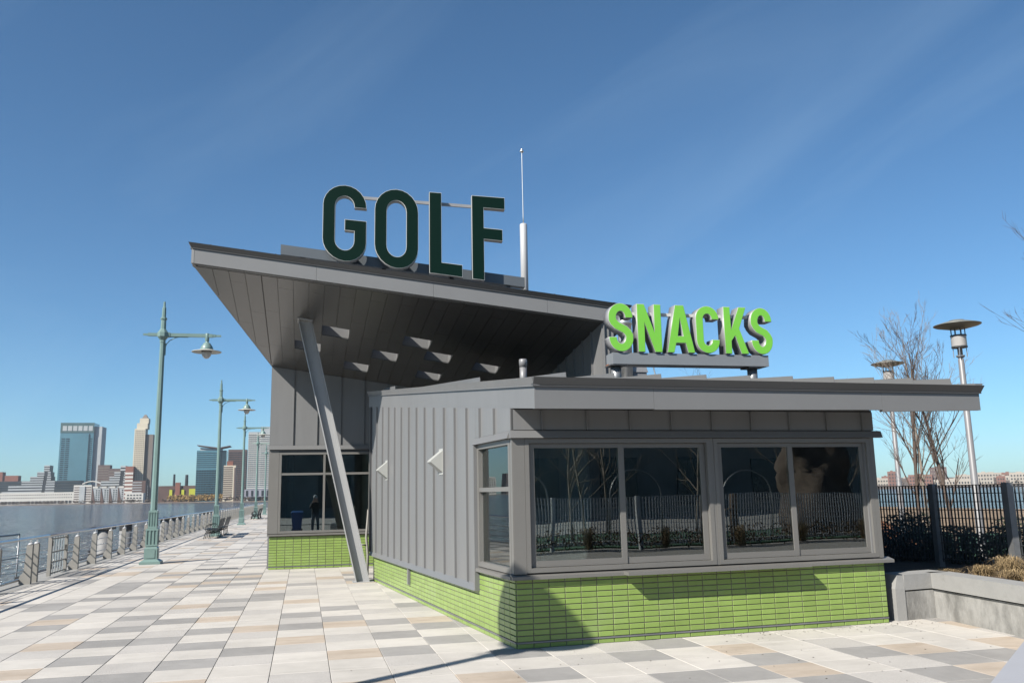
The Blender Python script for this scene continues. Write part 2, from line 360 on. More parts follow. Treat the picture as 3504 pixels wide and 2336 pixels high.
def brick_box(mbx, t):
    F, n, a, b, z0, z1 = t; e = .003
    mbx.add([F.p(a, 0, z0), F.p(b, 0, z0), F.p(b, 0, z1), F.p(a, 0, z1), F.p(a, n-e, z0), F.p(b, n-e, z0), F.p(b, n-e, z1), F.p(a, n-e, z1), F.p(a+e, n, z0+e), F.p(b-e, n, z0+e), F.p(b-e, n, z1-e), F.p(a+e, n, z1-e)],
            [(0, 1, 5, 4), (1, 2, 6, 5), (2, 3, 7, 6), (3, 0, 4, 7), (4, 5, 9, 8), (5, 6, 10, 9), (6, 7, 11, 10), (7, 4, 8, 11), (8, 9, 10, 11)])
def lay_bricks(lst, parent, off, limit=300):
    lst.sort(key=rank, reverse=True); cache = {}
    for t in lst[:limit]:
        F, n, a, b, z0, z1 = t; key = (id(F), round(b-a, 4), round(z1-z0, 4))
        if key not in cache:
            m_ = MB(); brick_box(m_, (Frame(0, 0, F.u[0], F.u[1], 1 if F.n[0]*F.u[1]-F.n[1]*F.u[0] > 0 else -1), n, 0, b-a, 0, z1-z0)); o = m_.build('brick', 'brick_green', parent); cache[key] = o.data
        else: o = link('brick', cache[key], parent)
        p = F.p(a, random.uniform(-.0012, .0012), z0); o.location = (p[0]-off[0], p[1]-off[1], p[2]-off[2])
    if lst[limit:]:
        m_ = MB()
        for t in lst[limit:]: brick_box(m_, t)
        tag(m_.build('bricks_beyond', 'brick_green_joined', parent, off), kind='stuff')
lay_bricks(allb+wb, snack, B0)
# base walls behind the bricks
mb = MB(); SF.box(mb, .004, LS, -.20, .004, 0, .80); WF.box(mb, .21, LW, -.20, .004, 0, .80); P(mb, 'base_wall', 'mortar')
for F, n, e in ((SF, .019, LS), (WF, .019, LW)): P(fbox(F, 0, e, -.005, n, .056, .073), 'base_strip', 'galv')
# inner shell
EW = MB()
EF.box(EW, 0, 9.2, -.15, 0, 0, 1.98); EF.box(EW, 0, .26, -.15, 0, 1.98, 2.40); EF.box(EW, .44, .98, -.15, 0, 1.98, 2.40); EF.box(EW, 1.20, 9.2, -.15, 0, 1.98, 2.40)
EF.box(EW, 0, 9.2, -.15, 0, 2.40, (zf(.25), zf(9.45))); P(EW, 'side_wall', 'clad')
P(MB().prism([(.15, .2), (5.0, .4), (4.9, 9.3), (-.75, 9.0)], .005, .02), 'floor', 'inside_floor')
P(MB().prism([(.05, .18), (5.02, .36), (4.95, 9.3), (-.80, 9.05)], 2.60, 2.64), 'ceiling', 'inside')
P(MB().prism([(-.95, 8.95), (5.05, 9.35), (5.05, 9.5), (-.95, 9.15)], 0, lambda x, y: zf(y)-.01), 'back_wall', ['inside'])
P(MB().box(1.2, 1.3, 3.2, 8.8, .02, 2.6).box(1.3, 4.9, 3.2, 3.3, .02, 2.6), 'partition', 'inside')
P(MB().box(.6, 4.6, .75, 1.2, .02, .92), 'serving_bench', 'inside')
P(MB().box(2.2, 3.4, 2.5, 3.15, .02, 1.9).box(3.6, 4.4, 2.55, 3.15, .02, 1.4), 'kitchen_unit', 'galv')
# river wall cladding: upstand panels with standing seams
us = [y/.9943 for y in (8.54, 7.9, 7.28, 6.69, 6.09, 5.46, 4.86, 4.27, 3.66, 3.03, 2.42, 1.81, 1.19, .58)]
us = sorted(us)
P(fbox(WF, 1.44, 9.26, -.16, .02, .60, (zf(1.43), zf(9.2))), 'wall_core', 'clad_dark')
P(fbox(WF, .0, 1.44, -.16, .02, 2.52, (zf(0), zf(1.43))), 'wall_core', 'clad_dark')
ed = [-.0]+us+[9.26]
for a, b in zip(ed[:-1], ed[1:]):
    if b < 1.5: z0 = 2.545
    elif a < 1.3: z0 = None
    else: z0 = .60
    if z0 is None:
        P(fbox(WF, a+.004, 1.44, .021, .034, 2.545, (zf(a), zf(1.44))), 'wall_panel', 'clad'); P(fbox(WF, 1.445, b-.004, .021, .034, .60, (zf(1.44), zf(b))), 'wall_panel', 'clad')
    else: P(fbox(WF, a+.004, b-.004, .021, .034, z0, (zf(a), zf(b))), 'wall_panel', 'clad')
for u in us:
    z0 = 2.535 if u < 1.44 else .612
    P(fbox(WF, u-.007, u+.007, .022, .066, z0, zf(u)-.004), 'standing_seam', 'clad_trim')
P(fbox(WF, 9.255, 9.31, -.1, .072, .60, zf(9.2)), 'corner_trim', 'clad_dark')
mb = MB(); mb.hexa([WF.p(1.45, .0, .535), WF.p(9.3, .0, .535), WF.p(9.3, .075, .525), WF.p(1.45, .075, .525)], [WF.p(1.45, .0, .625), WF.p(9.3, .0, .625), WF.p(9.3, .036, .615), WF.p(1.45, .036, .615)]); P(mb, 'base_flashing', 'clad_trim')
P(fbox(WF, 1.40, 1.455, -.05, .078, .53, 2.47), 'corner_trim', 'clad_trim')
P(fbox(WF, 5.50, 5.58, .012, .055, .24, .52), 'drain_spout', 'clad_trim')
# window band: corner window on the river side
def window(F, u0, u1, z0, z1, fw, glassm, parent, name, trans=(), mull=(), dep=(-.08, .03), gw=.012, off=B0, fr='frame', inset=-.03, mw=.028):
    """frame with panes and a mesh for each bar; returns the frame object"""
    m_ = MB()
    F.box(m_, u0, u1, dep[0], dep[1], z1-fw, z1); F.box(m_, u0, u1, dep[0], dep[1], z0, z0+fw)
    F.box(m_, u0, u0+fw, dep[0], dep[1], z0+fw, z1-fw); F.box(m_, u1-fw, u1, dep[0], dep[1], z0+fw, z1-fw)
    fo = m_.build(name, fr, parent, off)
    us_ = [u0+fw]+[x for x in mull]+[u1-fw]; zs_ = [z0+fw]+list(trans)+[z1-fw]
    for x in mull: MB.build(fbox(F, x-mw, x+mw, dep[0]+.004, dep[1]-.004, z0+fw, z1-fw), 'mullion', fr, fo, off)
    for z in trans:
        for a, b in zip(us_[:-1], us_[1:]):
            MB.build(fbox(F, a+(mw if a in mull else 0), b-(mw if b in mull else 0), dep[0]+.006, dep[1]-.006, z-mw, z+mw), 'transom', fr, fo, off)
    for a, b in zip(us_[:-1], us_[1:]):
        for c_, d_ in zip(zs_[:-1], zs_[1:]):
            MB.build(fbox(F, a-.01, b+.01, inset-gw, inset, c_-.01, d_+.01), 'pane', glassm, fo, off)
    return fo
window(WF, .06, 1.40, .845, 2.45, .065, 'glass', snack, 'window', trans=(1.845,))
P(fbox(WF, -.02, .055, -.1, .028, .845, 2.45), 'corner_post', 'frame')
# street front: two sliding windows, each of two sashes
P(fbox(SF, -.02, .13, -.1, .028, .846, 2.45), 'corner_post', 'frame')
P(fbox(SF, 5.10, LS+.0, -.1, .028, .846, 2.45), 'corner_post', 'frame')
for k, (a, b, mu) in enumerate(((.133, 2.655, 1.42), (2.70, 5.097, 3.868))):
    w_ = window(SF, a, b, .855, 2.445, .055, 'glass', snack, 'window', dep=(-.08, .030))
    for o in [o for o in w_.children]: bpy.data.objects.remove(o)
    for q, (c_, d_, nn) in enumerate(((a+.06, mu+.03, -.015), (mu-.03, b-.06, -.03))):
        m_ = MB(); s = .072
        SF.box(m_, c_, d_, nn-.035, nn, .915, .915+s); SF.box(m_, c_, d_, nn-.035, nn, 2.385-s+.02, 2.385); SF.box(m_, c_, c_+s, nn-.035, nn, .915+s, 2.405-s); SF.box(m_, d_-s, d_, nn-.035, nn, .915+s, 2.405-s)
        sa = m_.build('sash', 'frame', w_)
        MB.build(fbox(SF, c_+s-.01, d_-s+.01, nn-.024, nn-.014, .975, 2.345), 'pane', 'glass', w_)
P(fbox(SF, 2.657, 2.698, -.09, .024, .85, 2.448), 'centre_post', 'frame')
# sills and counter
def sill(F, u0, u1, z, d, name='sill'):
    m_ = MB(); m_.hexa([F.p(u0, -.05, z-.045), F.p(u1, -.05, z-.045), F.p(u1, d, z-.05), F.p(u0, d, z-.05)], [F.p(u0, -.05, z+.02), F.p(u1, -.05, z+.02), F.p(u1, d, z-.012), F.p(u0, d, z-.012)]); return P(m_, name, 'frame')
sill(SF, -.06, 5.29, .832, .075); sill(WF, .0, 1.44, .83, .07)
P(fbox(SF, 1.35, 3.90, .076, .225, .790, .832), 'counter_shelf', 'frame')
# head flashing and frieze
for F, u0, u1 in ((SF, -.055, 5.285), (WF, -.0, 1.47)):
    m_ = MB(); m_.hexa([F.p(u0, 0, 2.452), F.p(u1, 0, 2.452), F.p(u1, .085, 2.452), F.p(u0, .085, 2.452)], [F.p(u0, 0, 2.548), F.p(u1, 0, 2.548), F.p(u1, .050, 2.54), F.p(u0, .050, 2.54)]); P(m_, 'head_flashing', 'clad_trim')
P(fbox(SF, 0, LS+.02, -.16, .012, 2.55, 2.83), 'wall_core', 'clad_dark')
fs_ = [-.0, .36, .95, 1.53, 2.11, 2.69, 3.27, 3.85, 4.43, 5.0, LS+.02]
for a, b in zip(fs_[:-1], fs_[1:]): P(fbox(SF, a+.003, b-.003, .013, .026, 2.552, 2.80), 'wall_panel', 'clad')
for u in fs_[1:-1]: P(fbox(SF, u-.008, u+.008, .014, .055, 2.552, 2.79), 'standing_seam', 'clad_trim')
# wedge wall lights
for u in (3.25, 7.53):
    m_ = MB(); a = [(.03, 2.12), (.03, 2.48), (.235, 2.315), (.235, 2.295)]
    m_.add([WF.p(u-.11, n, z) for n, z in a]+[WF.p(u+.11, n, z) for n, z in a], [(0, 1, 2, 3), (7, 6, 5, 4), (0, 4, 5, 1), (1, 5, 6, 2), (2, 6, 7, 3), (3, 7, 4, 0)]); wl = P(m_, 'wall_light', 'sconce')
    MB.build(fbox(WF, u-.125, u+.125, .034, .045, 2.10, 2.50), 'back_plate', 'sconce', wl)
# roof
c0, c1, c2, c3 = (.075, -.765), (6.36, -.475), (6.30, 9.85), (-1.06, 9.555)
ztop = lambda x, y: zf(y)+.352
P(MB().prism([(c0[0]+.05, c0[1]+.06), (c1[0]-.05, c1[1]+.06), (c2[0]-.05, c2[1]-.05), (c3[0]+.05, c3[1]-.05)], lambda x, y: zf(y)+.012, lambda x, y: ztop(x, y)-.03), 'roof_deck', 'clad_dark')
RF = Frame(c0[0], c0[1], c1[0]-c0[0], c1[1]-c0[1]); RL = math.hypot(c1[0]-c0[0], c1[1]-c0[1])
RW = Frame(c0[0], c0[1], c3[0]-c0[0], c3[1]-c0[1], -1); RWL = math.hypot(c3[0]-c0[0], c3[1]-c0[1])
REF = Frame(c1[0], c1[1], c2[0]-c1[0], c2[1]-c1[1]); REL = math.hypot(c2[0]-c1[0], c2[1]-c1[1])
for a, b in ((0, 1.49), (1.493, 4.72), (4.723, RL)):
    P(fbox(RF, a, b, -.06, .0, (zf(-.765)+.0, zf(-.765)+.03*b/RL), (zf(-.765)+.255, zf(-.765)+.255)), 'fascia', 'clad_trim')
P(fbox(RW, 0, RWL, -.05, 0, (zf(c0[1]), zf(c3[1])), (zf(c0[1])+.255, zf(c3[1])+.255)), 'fascia', 'clad')
P(fbox(REF, 0.06, REL, -.05, 0, (zf(c1[1]), zf(c2[1])), (zf(c1[1])+.255, zf(c2[1])+.255)), 'fascia', 'clad_trim')
def edge(F, ln, za, zb, name='roof_edge', o1=.010, o2=.062, h0=.257, h1=.358, mat='clad_trim', u0=-.02):
    m_ = MB(); m_.hexa([F.p(u0, -.06, za+h0), F.p(ln+.02, -.06, zb+h0), F.p(ln+.02, o1, zb+h0), F.p(u0, o1, za+h0)], [F.p(u0, -.06, za+h1), F.p(ln+.05, -.06, zb+h1), F.p(ln+.05, o2, zb+h1), F.p(u0, o2, za+h1)])
    m_.hexa([F.p(u0, -.02, za+h0-.004), F.p(ln+.02, -.02, zb+h0-.004), F.p(ln+.02, o1+.016, zb+h0-.004), F.p(u0, o1+.016, za+h0-.004)], [F.p(u0, -.02, za+h0+.012), F.p(ln+.02, -.02, zb+h0+.012), F.p(ln+.02, o1+.016, zb+h0+.006), F.p(u0, o1+.016, za+h0+.006)])
    return m_
P(edge(RF, RL, zf(c0[1]), zf(c1[1])-.03), 'shaded_roof_edge', 'clad_dark')  # same flashing as the other edges, its shade put in by a darker colour
P(edge(RW, RWL, zf(c0[1]), zf(c3[1]), o2=.04), 'roof_edge', 'clad')
P(edge(REF, REL, zf(c1[1]), zf(c2[1])), 'roof_edge', 'clad_trim')
x = -.74
while x < 6.3:
    # where the seam meets the eave or the river-side verge
    if x < c0[0]: y0 = c0[1]+(x-c0[0])*(c3[1]-c0[1])/(c3[0]-c0[0])+.25
    else: y0 = c0[1]+.05+(x-c0[0])*.046
    m_ = MB(); t = .006
    m_.hexa([(x-t, y0, ztop(x, y0)-.03), (x+t, y0, ztop(x, y0)-.03), (x+t, 9.5, ztop(x, 9.5)-.03), (x-t, 9.5, ztop(x, 9.5)-.03)], [(x-t, y0+.02, ztop(x, y0)+.075), (x+t, y0+.02, ztop(x, y0)+.075), (x+t, 9.5, ztop(x, 9.5)+.075), (x-t, 9.5, ztop(x, 9.5)+.075)])
    P(m_, 'roof_seam', 'clad_trim'); x += .61
# vent pipe, flue and air handler standing on the roof
vp = thing('vent_pipe', 'short round grey vent pipe with collar on the snack roof', 'pipe', (1.17, 4.0, 3.50))
MB().lathe(1.17, 4.0, [(.063, 3.50), (.063, 3.96)], 14).build('pipe', 'pole_grey', vp, (1.17, 4.0, 3.50), True)
MB().lathe(1.17, 4.0, [(.07, 3.93), (.072, 4.06), (.06, 4.07)], 14).build('collar', 'pole_grey', vp, (1.17, 4.0, 3.50), True)
hv = thing('air_handler', 'boxy grey rooftop air unit with clear hood behind the snacks sign', 'air unit', (3.45, 4.9, 3.5))
o_ = (3.45, 4.9, 3.5)
MB().box(3.2, 3.70, 4.6, 5.2, 3.45, 3.95).build('housing', 'pole_grey', hv, o_); MB().hexa([(3.18, 4.58, 3.96), (3.72, 4.58, 3.96), (3.72, 5.22, 3.96), (3.18, 5.22, 3.96)], [(3.24, 4.7, 4.12), (3.68, 4.6, 4.12), (3.68, 5.1, 4.12), (3.24, 5.1, 4.12)]).build('hood', 'letter_metal', hv, o_)
MB().tube([(3.86, 4.6, 3.5), (3.87, 4.6, 3.9), (3.84, 4.6, 4.06), (3.74, 4.62, 4.12)], .014, 8).build('conduit', 'steel', hv, o_, True)
fl = thing('flue', 'fat silver flue pipe with ring joints seen through the letter S', 'flue', (3.30, 4.6, 3.5))
MB().lathe(3.30, 4.6, [(.12, 3.45), (.12, 4.5), (.135, 4.51), (.135, 4.56), (.13, 4.57), (.13, 4.84), (.142, 4.85), (.142, 4.90), (.10, 5.02)], 18).build('pipe', 'steel', fl, (3.3, 4.6, 3.5), True)

# ------------------------------------------------------------------ golf building with the tilted canopy
GF = Frame(-3.306, 13.02, 1, -.012)
ZS = lambda x, y: 5.187-.146*(x+3.365)-.1341*(y-13.159)
golf = thing('golf_building', 'grey metal clad golf pavilion with a steeply tilted canopy and green brick base', 'building')
def Q(mbx, name, mats, parent=golf, **k): return mbx.build(name, mats, parent, **k)
GL = 6.6
gz = lambda u: ZS(*GF.p(u, 0, 0)[:2])-.002
lay_bricks(bricks(GF, 3.4, .83, golf, 300), golf, B0)
Q(fbox(GF, .003, GL, -.2, .004, 0, .83), 'base_wall', 'mortar')
Q(fbox(GF, 0, 3.4, -.005, .019, .056, .073), 'base_strip', 'galv')
m_ = MB(); m_.hexa([GF.p(-.05, -.05, .835), GF.p(GL, -.05, .835), GF.p(GL, .07, .832), GF.p(-.05, .07, .832)], [GF.p(-.05, -.05, .885), GF.p(GL, -.05, .885), GF.p(GL, .07, .862), GF.p(-.05, .07, .862)]); Q(m_, 'sill', 'frame')
Q(fbox(GF, -.05, .20, -.15, .02, .887, 2.99), 'corner_post', 'frame')
window(GF, .205, 2.56, .89, 2.95, .06, 'glass_golf', golf, 'window', trans=(2.39,), mull=(1.35,), dep=(-.08, .02))
window(GF, 2.62, 5.0, .89, 2.95, .06, 'glass_golf', golf, 'window', trans=(2.39,), mull=(3.8,), dep=(-.08, .02))
Q(fbox(GF, 2.562, 2.618, -.1, .018, .887, 2.955), 'corner_post', 'frame')
Q(fbox(GF, -.05, GL, -.1, .0, 2.952, 3.02), 'head_gap', 'clad_dark')
m_ = MB(); m_.hexa([GF.p(-.07, 0, 3.02), GF.p(GL, 0, 3.02), GF.p(GL, .075, 3.02), GF.p(-.07, .075, 3.02)], [GF.p(-.07, 0, 3.13), GF.p(GL, 0, 3.13), GF.p(GL, .05, 3.125), GF.p(-.07, .05, 3.125)]); Q(m_, 'head_flashing', 'clad_trim')
Q(fbox(GF, -.05, GL, -.15, .0, 3.13, (gz(-.05), gz(GL))), 'wall_core', 'clad_dark')
ge = [-.05, .535, 1.145, 1.755, 2.365, 2.975, 3.585, 4.195, 4.805, 5.415, 6.025, GL]
for a, b in zip(ge[:-1], ge[1:]): Q(fbox(GF, a+.005, b-.005, .001, .016, 3.13, (gz(a), gz(b))), 'wall_panel', 'clad')
for u in ge[1:-1]: Q(fbox(GF, u-.008, u+.008, .002, .052, 3.12, gz(u)-.004), 'standing_seam', 'clad_trim')
# room behind the glass
m_ = MB(); m_.prism([(-3.35, 13.3), (-3.2, 13.3), (-3.2, 16.3), (-3.35, 16.3)], 0, lambda x, y: ZS(x, y)-.02); Q(m_, 'side_wall', 'clad')
m_ = MB(); m_.prism([(-3.2, 16.1), (3.35, 16.1), (3.35, 16.3), (-3.2, 16.3)], 0, lambda x, y: ZS(x, y)-.02); Q(m_, 'back_wall', 'inside')
Q(MB().box(-3.18, 3.3, 13.4, 16.08, .004, .02), 'floor', 'inside_floor')
Q(MB().box(-3.18, 3.3, 13.4, 16.08, 3.0, 3.05), 'ceiling', 'inside')
Q(MB().box(-1.9, -.3, 14.6, 15.2, .02, 1.0), 'reception_desk', 'inside')
Q(MB().box(-2.92, -2.74, 14.4, 14.6, .02, 3.0), 'column', 'far_glass_green')
# tall wing wall on the far side of the canopy
wt = lambda x, y: ZS(x, y)-.003
Q(MB().prism([(3.345, 5.99), (3.60, 5.96), (3.60, 16.2), (3.345, 16.2)], 0, wt), 'wing_wall', 'clad')
for y in [6.6+.61*k for k in range(15)]: Q(MB().prism([(3.305, y-.008), (3.344, y-.008), (3.344, y+.008), (3.305, y+.008)], .0, wt), 'standing_seam', 'clad_trim')
for x in (3.375, 3.47, 3.565): Q(MB().prism([(x-.008, 5.93), (x+.008, 5.93), (x+.008, 5.985), (x-.008, 5.985)], 0, wt), 'standing_seam', 'clad_trim')
# canopy: the deck is laid in strips the width of the soffit boards, with eight square light wells
T0 = (-4.66, 6.657); FD = (-.794/8.035)
yF = lambda x: T0[1]+FD*(x-T0[0])
XA, YA = -3.36, 13.04
yB = lambda x, mid=0: (T0[1]+(x-T0[0])*(YA-T0[1])/(XA-T0[0])) if mid < XA else 16.6
WELL = [(-2.15, 9.04, 9.72), (-2.76, 10.43, 11.11), (-.32, 8.84, 9.50), (-.93, 10.22, 10.88), (-1.54, 11.52, 12.19), (.29, 9.66, 10.32), (.29, 11.33, 11.95), (1.51, 9.92, 10.54)]
X0 = -2.15; BW = .305
xs = sorted([T0[0], XA]+[X0+BW*k for k in range(-8, 20) if T0[0]+.05 < X0+BW*k < 3.87]+[3.88])
deck = MB(); boards = []
for i, (a, b) in enumerate(zip(xs[:-1], xs[1:])):
    hs = sorted([(y0, y1) for x0, y0, y1 in WELL if x0-.01 < (a+b)/2 < x0+.61+.01])
    f0 = (yF(a)+.06, yF(b)+.06); md = (a+b)/2; e0 = (max(yB(a, md)-.06, f0[0]+.01), max(yB(b, md)-.06, f0[1]+.01))
    segs = []; cur = f0
    for y0, y1 in hs: segs.append((cur, (y0, y0))); cur = (y1, y1)
    segs.append((cur, e0))
    for (s0, s1), (t0, t1) in segs:
        pl = [(a, s0), (b, s1), (b, t1), (a, t0)]
        deck.prism(pl, lambda x, y: ZS(x, y)+.024, lambda x, y: ZS(x, y)+.36)
    # soffit boards below, broken by staggered butt joints
    gp = .0045; fr = (yF(a)+.16, yF(b)+.16)
    cuts = [fr]; off_ = .55 if i % 2 else 2.0+.2*(i % 3)
    yy = fr[1]+off_
    while yy < min(13.0, min(e0)): cuts.append((yy, yy)); yy += 2.44
    end = (min(yB(a, md)-.05, 13.0), min(yB(b, md)-.05, 13.0))
    if max(end) <= max(fr)+.03 or a > 3.3: continue
    cuts.append(end)
    pieces = []
    for s, t in zip(cuts[:-1], cuts[1:]):
        parts = [(s, t)]
        for y0, y1 in hs:
            nw = []
            for p, q in parts:
                if p[0] < y0 < q[0]: nw.append((p, (y0, y0)))
                if p[0] < y1 < q[0]: nw.append(((y1, y1), q))
                if not (p[0] < y0 < q[0]) and not (p[0] < y1 < q[0]) and not (y0 <= p[0] and q[0] <= y1): nw.append((p, q))
            parts = nw
        pieces += parts
    for (s0, s1), (t0, t1) in pieces:
        if t0-s0 < .03 and t1-s1 < .03: continue
        t0, t1 = max(t0, s0+.008), max(t1, s1+.008)
        bb = min(b, 3.335)
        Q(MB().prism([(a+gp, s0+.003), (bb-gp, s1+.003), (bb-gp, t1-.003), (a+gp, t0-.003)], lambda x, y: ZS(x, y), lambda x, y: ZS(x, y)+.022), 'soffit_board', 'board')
Q(deck, 'roof_deck', 'clad', fix=True)
CF = Frame(T0[0], T0[1], 8.54, FD*8.54); CL = math.hypot(8.54, FD*8.54)
zc = lambda u, h: ZS(*CF.p(u, 0, 0)[:2])+h
cut = [0, 2.35, 4.62, 6.9, CL]
for a, b in zip(cut[:-1], cut[1:]):
    Q(fbox(CF, a+.002, b-.002, -.055, 0, (zc(a, 0), zc(b, 0)), (zc(a, .288), zc(b, .288))), 'fascia', 'clad_trim')
# soffit rim just behind the fascia
Q(fbox(CF, .10, CL-.45, -.16, -.056, (zc(.1, -.012), zc(CL-.45, -.012)), (zc(.1, .02), zc(CL-.45, .02))), 'soffit_rim', 'clad_trim')
LF = Frame(T0[0], T0[1], XA-T0[0], YA-T0[1], -1); LL = math.hypot(XA-T0[0], YA-T0[1])
zl = lambda u, h: ZS(*LF.p(u, 0, 0)[:2])+h
Q(fbox(LF, .0, LL, -.05, .0, (zl(0, -.004), zl(LL, -.004)), (zl(0, .286), zl(LL, .286))), 'fascia', 'clad_trim')
def cedge(F, ln, zfun, o2, u0, u1x):
    m_ = MB()
    m_.hexa([F.p(u0, -.06, zfun(u0, .292)), F.p(ln, -.06, zfun(ln, .292)), F.p(ln, .012, zfun(ln, .292)), F.p(u0, .012, zfun(u0, .292))], [F.p(u0-u1x, -.06, zfun(u0-u1x, .385)), F.p(ln+u1x, -.06, zfun(ln+u1x, .385)), F.p(ln+u1x, o2, zfun(ln+u1x, .385)), F.p(u0-u1x, o2, zfun(u0-u1x, .385))])
    m_.hexa([F.p(u0, -.02, zfun(u0, .286)), F.p(ln, -.02, zfun(ln, .286)), F.p(ln, .028, zfun(ln, .286)), F.p(u0, .028, zfun(u0, .286))], [F.p(u0, -.02, zfun(u0, .302)), F.p(ln, -.02, zfun(ln, .302)), F.p(ln, .028, zfun(ln, .296)), F.p(u0, .028, zfun(u0, .296))])
    return m_
Q(cedge(CF, CL, zc, .085, 0., .05), 'roof_edge', 'clad_dark')
Q(cedge(LF, LL, zl, .06, 0., .0), 'roof_edge', 'clad_dark')
x = .35
while x < CL: # clips along the roof edge
    Q(fbox(CF, x-.012, x+.012, -.05, .0, (zc(x, .385), zc(x, .385)), (zc(x, .415), zc(x, .415))), 'roof_clip', 'clad_dark'); x += .61
# strut: a steel I-section leaning out to the canopy
sb, st = Vector((-1.205, 8.89, .0)), Vector((-2.52, 8.93, ZS(-2.52, 8.93)-.02))
ax = (st-sb).normalized(); sx = Vector((ax.z, 0, -ax.x)).normalized(); sy = ax.cross(sx).normalized()
m_ = MB()
def beamseg(m_, x0, x1, y0, y1):
    q = []
    for pz in (0, 1):
        for (a, b) in ((x0, y0), (x1, y0), (x1, y1), (x0, y1)):
            p = sb+sx*a+sy*b; zt = .012 if pz == 0 else st.z-.01
            t = (zt-p.z)/ax.z; q.append(p+ax*t)
    m_.hexa(q[:4], q[4:])
beamseg(m_, -.14, -.125, -.13, .13); beamseg(m_, .125, .14, -.13, .13); beamseg(m_, -.124, .124, -.006, .006)
so_ = Q(m_, 'strut', 'strut')
m_ = MB(); m_.box(-1.42, -.98, 8.70, 9.08, .001, .012); m_.build('base_plate', 'strut', so_)
m_ = MB(); m_.prism([(-2.69, 8.78), (-2.35, 8.78), (-2.35, 9.08), (-2.69, 9.08)], lambda x, y: ZS(x, y)-.022, lambda x, y: ZS(x, y)-.002); m_.build('head_plate', 'strut', so_)
# loose building wrap and cable at the inner corner
jb = thing('conduit_pipe', 'pale flaking conduit in the corner between the two buildings', 'conduit', (-1.03, 9.6, 0))
MB().tube([(-1.06, 9.62, 0), (-1.05, 9.62, .5), (-1.09, 9.6, .9), (-1.05, 9.62, 1.5)], [.03, .03, .028, .02], 7).build('pipe', 'post_grey', jb, (-1.03, 9.6, 0), True)
MB().tube([(-1.10, 9.60, .72), (-1.24, 9.58, .74)], .018, 6).build('branch', 'post_grey', jb, (-1.03, 9.6, 0), True)

# ------------------------------------------------------------------ letters
def arc(cx, cy, rx, ry, a0, a1, n=12): return [(cx+rx*math.cos(R(a0+(a1-a0)*i/n)), cy+ry*math.sin(R(a0+(a1-a0)*i/n))) for i in range(n+1)]
def stroke(path, hw, closed=False):
    n = len(path); Lf, Rt = [], []
    for i in range(n):
        p = Vector(path[i])
        if closed: a, b = Vector(path[i-1]), Vector(path[(i+1) % n])
        else: a = Vector(path[i-1]) if i else None; b = Vector(path[i+1]) if i < n-1 else None
        d1 = (p-a).normalized() if a is not None else None; d2 = (b-p).normalized() if b is not None else None
        if d1 is None: d1 = d2
        if d2 is None: d2 = d1
        n1 = Vector((-d1.y, d1.x)); n2 = Vector((-d2.y, d2.x)); mv = (n1+n2); mv = mv/max(mv.dot(n1), .35)
        Lf.append(tuple(p+mv*hw)); Rt.append(tuple(p-mv*hw))
    return [Lf, Rt] if closed else [Lf+Rt[::-1]]
def area2(p): return sum(p[i][0]*p[(i+1) % len(p)][1]-p[(i+1) % len(p)][0]*p[i][1] for i in range(len(p)))
def inset(loops, d):
    out = []; big = max(loops, key=lambda l: abs(area2(l)))
    for l in loops:
        sgn = 1 if area2(l) > 0 else -1
        if l is not big: sgn = -sgn
        n = len(l); q = []
        for i in range(n):
            p = Vector(l[i]); a = Vector(l[i-1]); b = Vector(l[(i+1) % n]); d1 = (p-a); d2 = (b-p)
            if d1.length < 1e-6 or d2.length < 1e-6: q.append(tuple(p)); continue
            d1.normalize(); d2.normalize(); n1 = Vector((-d1.y, d1.x))*sgn; n2 = Vector((-d2.y, d2.x))*sgn; mv = n1+n2
            mv = mv/max(mv.dot(n1), .4); q.append(tuple(p+mv*d))
        out.append(q)
    return out
